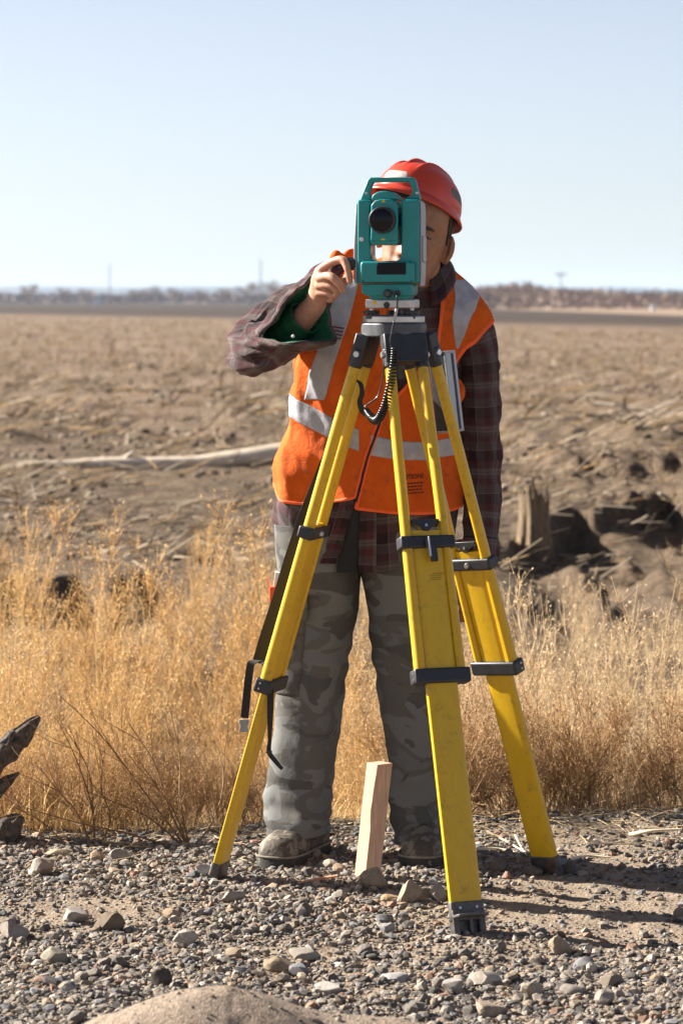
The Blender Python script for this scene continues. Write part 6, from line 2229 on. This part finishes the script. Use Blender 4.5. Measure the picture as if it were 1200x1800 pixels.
ins = thing('surveying_instrument', INS, 'teal electronic total station with carrying handle mounted on the tripod', 'total station')
yoke = iprism([(632, 352), (632, 498), (741, 498), (741, 352), (709, 352), (709, 452), (703, 459), (661, 459), (655, 452), (655, 352)], -0.052, 0.052).obj('yoke', M_TEAL, ins, 40, bevel=0.0045, seg=3)
handle = iprism([(634, 351.5), (656, 351.5), (651, 343), (650, 338), (654.5, 323.5), (657, 320.5), (719, 320.5), (721.5, 323), (727, 338), (724, 343), (711, 351.5), (740, 351.5), (731, 317), (726, 312), (652, 312), (647, 316)][::-1], -0.019, 0.019).obj('carrying_handle', M_TEAL, ins, 40, bevel=0.0030, seg=3)
for x in (645, 734):
    MB().add(*tube([I(x, 340, -0.017), I(x, 340, -0.0215)], [0.004, 0.003], 12)).obj('handle_screw', M_BOLT, handle)
front = iprism([(641, 460), (639, 466), (639, 497), (733, 497), (733, 466), (730, 460)], -0.072, -0.050).obj('front_panel', M_TEAL, ins, 40, bevel=0.005, seg=3)
ibox(668, 719, 462, 483, -0.0745, -0.070).obj('display', M_SCREEN, front, bevel=0.0015)
for x, y in ((644, 494), (729, 494), (727, 463)):
    MB().add(*tube([I(x, y, -0.071), I(x, y, -0.0735)], [0.0022, 0.0018], 8)).obj('panel_screw', M_BLK, front)
# telescope
tel = iprism([(657, 362), (657, 410), (656, 424), (704, 424), (704, 362), (700, 355), (690, 351.5), (675, 351), (664, 354)], -0.066, 0.060).obj('telescope', M_TEAL, ins, 40, bevel=0.0035, seg=3)
iprism([(656, 352), (659, 343), (668, 338), (680, 336.5), (694, 339), (702, 345), (705, 352)][::-1], -0.050, 0.030).obj('collimator_hood', M_TEAL, tel, 40, bevel=0.003)
iprism([(655.5, 419), (655.5, 428), (660, 431), (700, 431), (704.5, 428), (704.5, 419)], -0.060, 0.050).obj('telescope_underside', M_TEAL, tel, 40, bevel=0.003)
brl = MB()
for a, b_, r0, r1 in ((-0.060, -0.084, 0.0330, 0.0318), ):
    brl.add(*tube([I(678, 388, a), I(678, 388, b_)], [r0, r1], 48))
brl.obj('lens_barrel', M_BLK, tel, 30, bevel=0.0015)
ring_p = [I(678, 388, -0.0845) + 0.0292 * (math.cos(a) * ex + math.sin(a) * ez) for a in np.linspace(0, 2 * np.pi, 60)]
MB().add(*tube(ring_p, 0.0026, 10, False)).obj('lens_rim', M_BLK, tel, 60)
gl = []
for k in range(9):
    rr = 0.0285 * k / 8
    gl.append([I(678, 388, -0.0842 - 0.004 * (1 - (k / 8) ** 2)) + rr * (math.cos(a) * ex + math.sin(a) * ez) for a in np.linspace(0, 2 * np.pi, 40, endpoint=False)])
cloth('objective_lens', np.array(gl), True, M_LENS, tel)
MB().add(*tube([I(678, 388, 0.058), I(678, 388, 0.090), I(678, 388, 0.105)], [0.017, 0.015, 0.013], 24)).obj('eyepiece', M_BLK, tel)
MB().add(*tube([I(650, 386, 0), I(709, 386, 0)], 0.016, 20)).obj('trunnion', M_BLK, tel)
iprism([(679, 351.5), (683, 357), (675, 357)][::-1], -0.0665, -0.0658).obj('warning_mark', M_YSTICK, tel, 0)
iprism([(675, 420.5), (682, 420.5), (682, 423), (675, 423)], -0.0665, -0.0658).obj('warning_mark', M_YSTICK, tel, 0)
# side covers, battery door, plumb screw
iprism([(741.5, 356), (741.5, 503), (743, 503), (744.5, 480), (744.5, 372), (743, 356)], -0.046, 0.050).obj('side_cover', M_LILAC, ins, 40, bevel=0.004, seg=3)
iprism([(744.5, 414), (744.5, 462), (747, 460), (747, 416)], -0.036, 0.030).obj('side_key', M_LILAC, ins, 40, bevel=0.002)
iprism([(631.5, 356), (629, 362), (625, 440), (625, 492), (628, 499), (631.5, 499)], -0.047, 0.050).obj('side_cover', M_LILAC, ins, 40, bevel=0.003)
MB().add(*tube([I(640, 421.5, -0.0515), I(640, 421.5, -0.056)], [0.0062, 0.0050], 18)).obj('cap_screw', M_BOLT, ins)
# tangent knob towards the hand
kn = MB()
kn.add(*tube([I(644, 464, -0.030), I(632, 464, -0.034), I(626, 464, -0.036)], [0.0120, 0.0120, 0.0105], 24))
kn.add(*tube([I(627, 464, -0.036), I(610, 464, -0.040)], [0.0150, 0.0150], 24))
kn.obj('tangent_knob', M_BLK, ins, 35, bevel=0.0015)
for k in range(20):
    a = k * 2 * math.pi / 20
    off = 0.0150 * (math.cos(a) * ey + math.sin(a) * ez)
    MB().add(*tube([I(625, 464, -0.0365) + off, I(612, 464, -0.0395) + off], 0.0013, 5)).obj('knurl', M_BLK, ins)
MB().add(*tube([I(610, 464, -0.040), I(607.5, 464, -0.0405)], [0.0080, 0.0060], 18)).obj('knob_cap', M_BOLT, ins)
# base
base = iprism([(640, 499), (640, 514), (648, 520), (728, 520), (730, 514), (730, 499)], -0.062, 0.055).obj('base', M_TEAL, ins, 40, bevel=0.004, seg=3)
iprism([(652, 518), (655, 527), (722, 527), (725, 518)], -0.052, 0.050).obj('base_collar', M_TEAL, base, 40, bevel=0.003)
MB().add(*tube([I(687, 516, -0.050), I(687, 516, -0.082)], [0.0105, 0.0098], 28)).obj('clamp_knob', M_BLK, base, bevel=0.0015)
MB().add(*tube([I(687, 516, -0.082), I(687, 516, -0.0835)], [0.0060, 0.0052], 18)).obj('knob_ring', M_DKGREY, base)
MB().add(*tube([I(703, 516, -0.058), I(703, 516, -0.074)], [0.0082, 0.0076], 20)).obj('socket', M_BLK, base)
# tribrach with levelling screws
trib = iprism([(646, 526), (646, 542), (733, 542), (733, 526)], -0.056, 0.056).obj('tribrach', M_ALU, ins, 40, bevel=0.004, seg=3)
MB().add(*tube([I(663, 532, -0.0562), I(663, 532, -0.0572)], 0.0050, 14)).obj('mark', M_YSTICK, trib, 0)
for x, y in ((655, -0.030), (726, -0.030), (690, 0.040)):
    MB().add(*tube([I(x, 541, y), I(x, 556, y)], 0.0052, 14)).obj('screw_shaft', M_BOLT, trib)
    sc_ = MB().add(*tube([I(x, 545.5, y), I(x, 553, y)], 0.0195, 28)).obj('levelling_screw', M_BLK, trib, bevel=0.0015)
MB().add(*tube([I(684, 536, -0.056), I(684, 536, -0.066)], [0.0075, 0.0060], 18)).obj('lock_knob', M_BLK, trib)
ibox(646, 734, 553.5, 560.5, -0.054, 0.054).obj('foot_plate', M_DKGREY, trib, 40, bevel=0.003)

# ------------------------------------------------------------------ coiled cable
M_CABLE = simple_mat('black_cable', (0.010, 0.010, 0.011), 0.3, var=0.2, bump=0)
M_CABLEG = simple_mat('grey_cable_sleeve', (0.40, 0.40, 0.40), 0.5, var=0.1, bump=0)
cab = thing('coiled_cable', P(670, 735, 7.42), 'coiled black cable hanging from the instrument base across the tripod', 'cable')
lead = spline([I(703, 516, -0.072), I(705, 520, -0.092), I(706, 533, -0.096), I(704, 548, -0.098), I(699, 575, -0.105), I(695, 600, -0.110), I(698, 618, -0.108)], 50)
V, Fc = tube(lead, 0.0023, 8)
obj('lead', V, Fc, M_CABLE, cab, 60)
V, Fc = tube(lead[22:31], 0.0036, 10)
obj('strain_relief', V, Fc, M_CABLEG, cab, 60)
axis_ = spline([P(694, 612, 7.42), P(692, 640, 7.415), P(686, 675, 7.41), P(678, 708, 7.405), P(668, 732, 7.41), P(660, 739, 7.425), P(650, 731, 7.44), P(643, 720, 7.45)], 620)
T, A_, B_ = frames(axis_)
t = np.linspace(0, 1, 620)
turns = 44
rad_ = 0.0088 * (1 - 0.35 * smooth(0.75, 1, t))
hel = axis_ + rad_[:, None] * (np.cos(t * turns * 2 * np.pi)[:, None] * A_ + np.sin(t * turns * 2 * np.pi)[:, None] * B_)
hel = spline(hel, 1300)
V, Fc = tube(hel, 0.0024, 6)
obj('coil', V, Fc, M_CABLE, cab, 180)
tail = spline([hel[-1], P(640, 716, 7.44), P(650, 708, 7.435), P(664, 696, 7.43), P(671, 670, 7.43), P(675, 640, 7.43), P(680, 614, 7.435), P(700, 592, 7.46), P(725, 575, 7.49), P(740, 562, 7.53), P(748, 575, 7.56), P(753, 600, 7.59), P(760, 622, 7.62)], 90)
V, Fc = tube(tail, 0.0019, 8)
obj('lead', V, Fc, M_CABLE, cab, 60)

# ------------------------------------------------------------------ battery case hanging on the tripod
bc = P(781, 689, 7.655)
bt = thing('battery_case', P(785, 760, 7.655), 'silver box with a black stripe hanging behind the right tripod leg', 'battery case')
BR = np.array(Matrix.Rotation(R(-6.5), 3, 'Y') @ Matrix.Rotation(R(-38), 3, 'Z'))
M_SILVER = simple_mat('brushed_aluminium', (0.33, 0.33, 0.345), 0.38, metal=0.7, var=0.12, vscale=40, bump=0.2, bscale=300)
Q = lambda x, y, z: bc + BR @ np.array([x, y, z])
case = MB().box(Q(0.0, 0.0, 0.0), (0.0245, 0.0195, 0.094), BR).obj('case', M_BLK, bt, bevel=0.003)  # deep shade on the silver box's left face put into a black colour
MB().box(Q(0.0275, 0.0, 0.0), (0.0030, 0.0215, 0.098), BR).obj('side_plate', M_SILVER, bt, bevel=0.0015)
MB().box(Q(0.0312, 0.006, 0.0), (0.0008, 0.0036, 0.093), BR).obj('stripe', M_BLK, bt, 0)
MB().box(Q(0.0015, 0.0, 0.0965), (0.0290, 0.0220, 0.0030), BR).obj('top_plate', M_SILVER, bt, bevel=0.001)
MB().box(Q(0.0015, 0.0, -0.0965), (0.0290, 0.0220, 0.0030), BR).obj('bottom_plate', M_SILVER, bt, bevel=0.001)
ribbon('hanging_strap', [Q(0, 0.0, 0.099), Q(-0.01, -0.01, 0.115), P(746, 605, 7.60), P(742, 596, 7.585)], [0.006], 0.001, M_WEB, bt, 16)

# ------------------------------------------------------------------ air between here and the hills
hz_m = bpy.data.materials.new('haze')
hz_m.use_nodes = True
nt = hz_m.node_tree
nt.nodes.clear()
ho = nt.nodes.new('ShaderNodeOutputMaterial')
pv = nt.nodes.new('ShaderNodeVolumePrincipled')
pv.inputs['Color'].default_value = (0.62, 0.78, 1.0, 1)
pv.inputs['Density'].default_value = 0.00013
pv.inputs['Anisotropy'].default_value = 0.0
nt.links.new(pv.outputs[0], ho.inputs['Volume'])
hz = MB().box((0, 3300, 21), (3600, 3350, 25)).obj('haze', hz_m, None, 0)
tag(hz, kind='stuff')
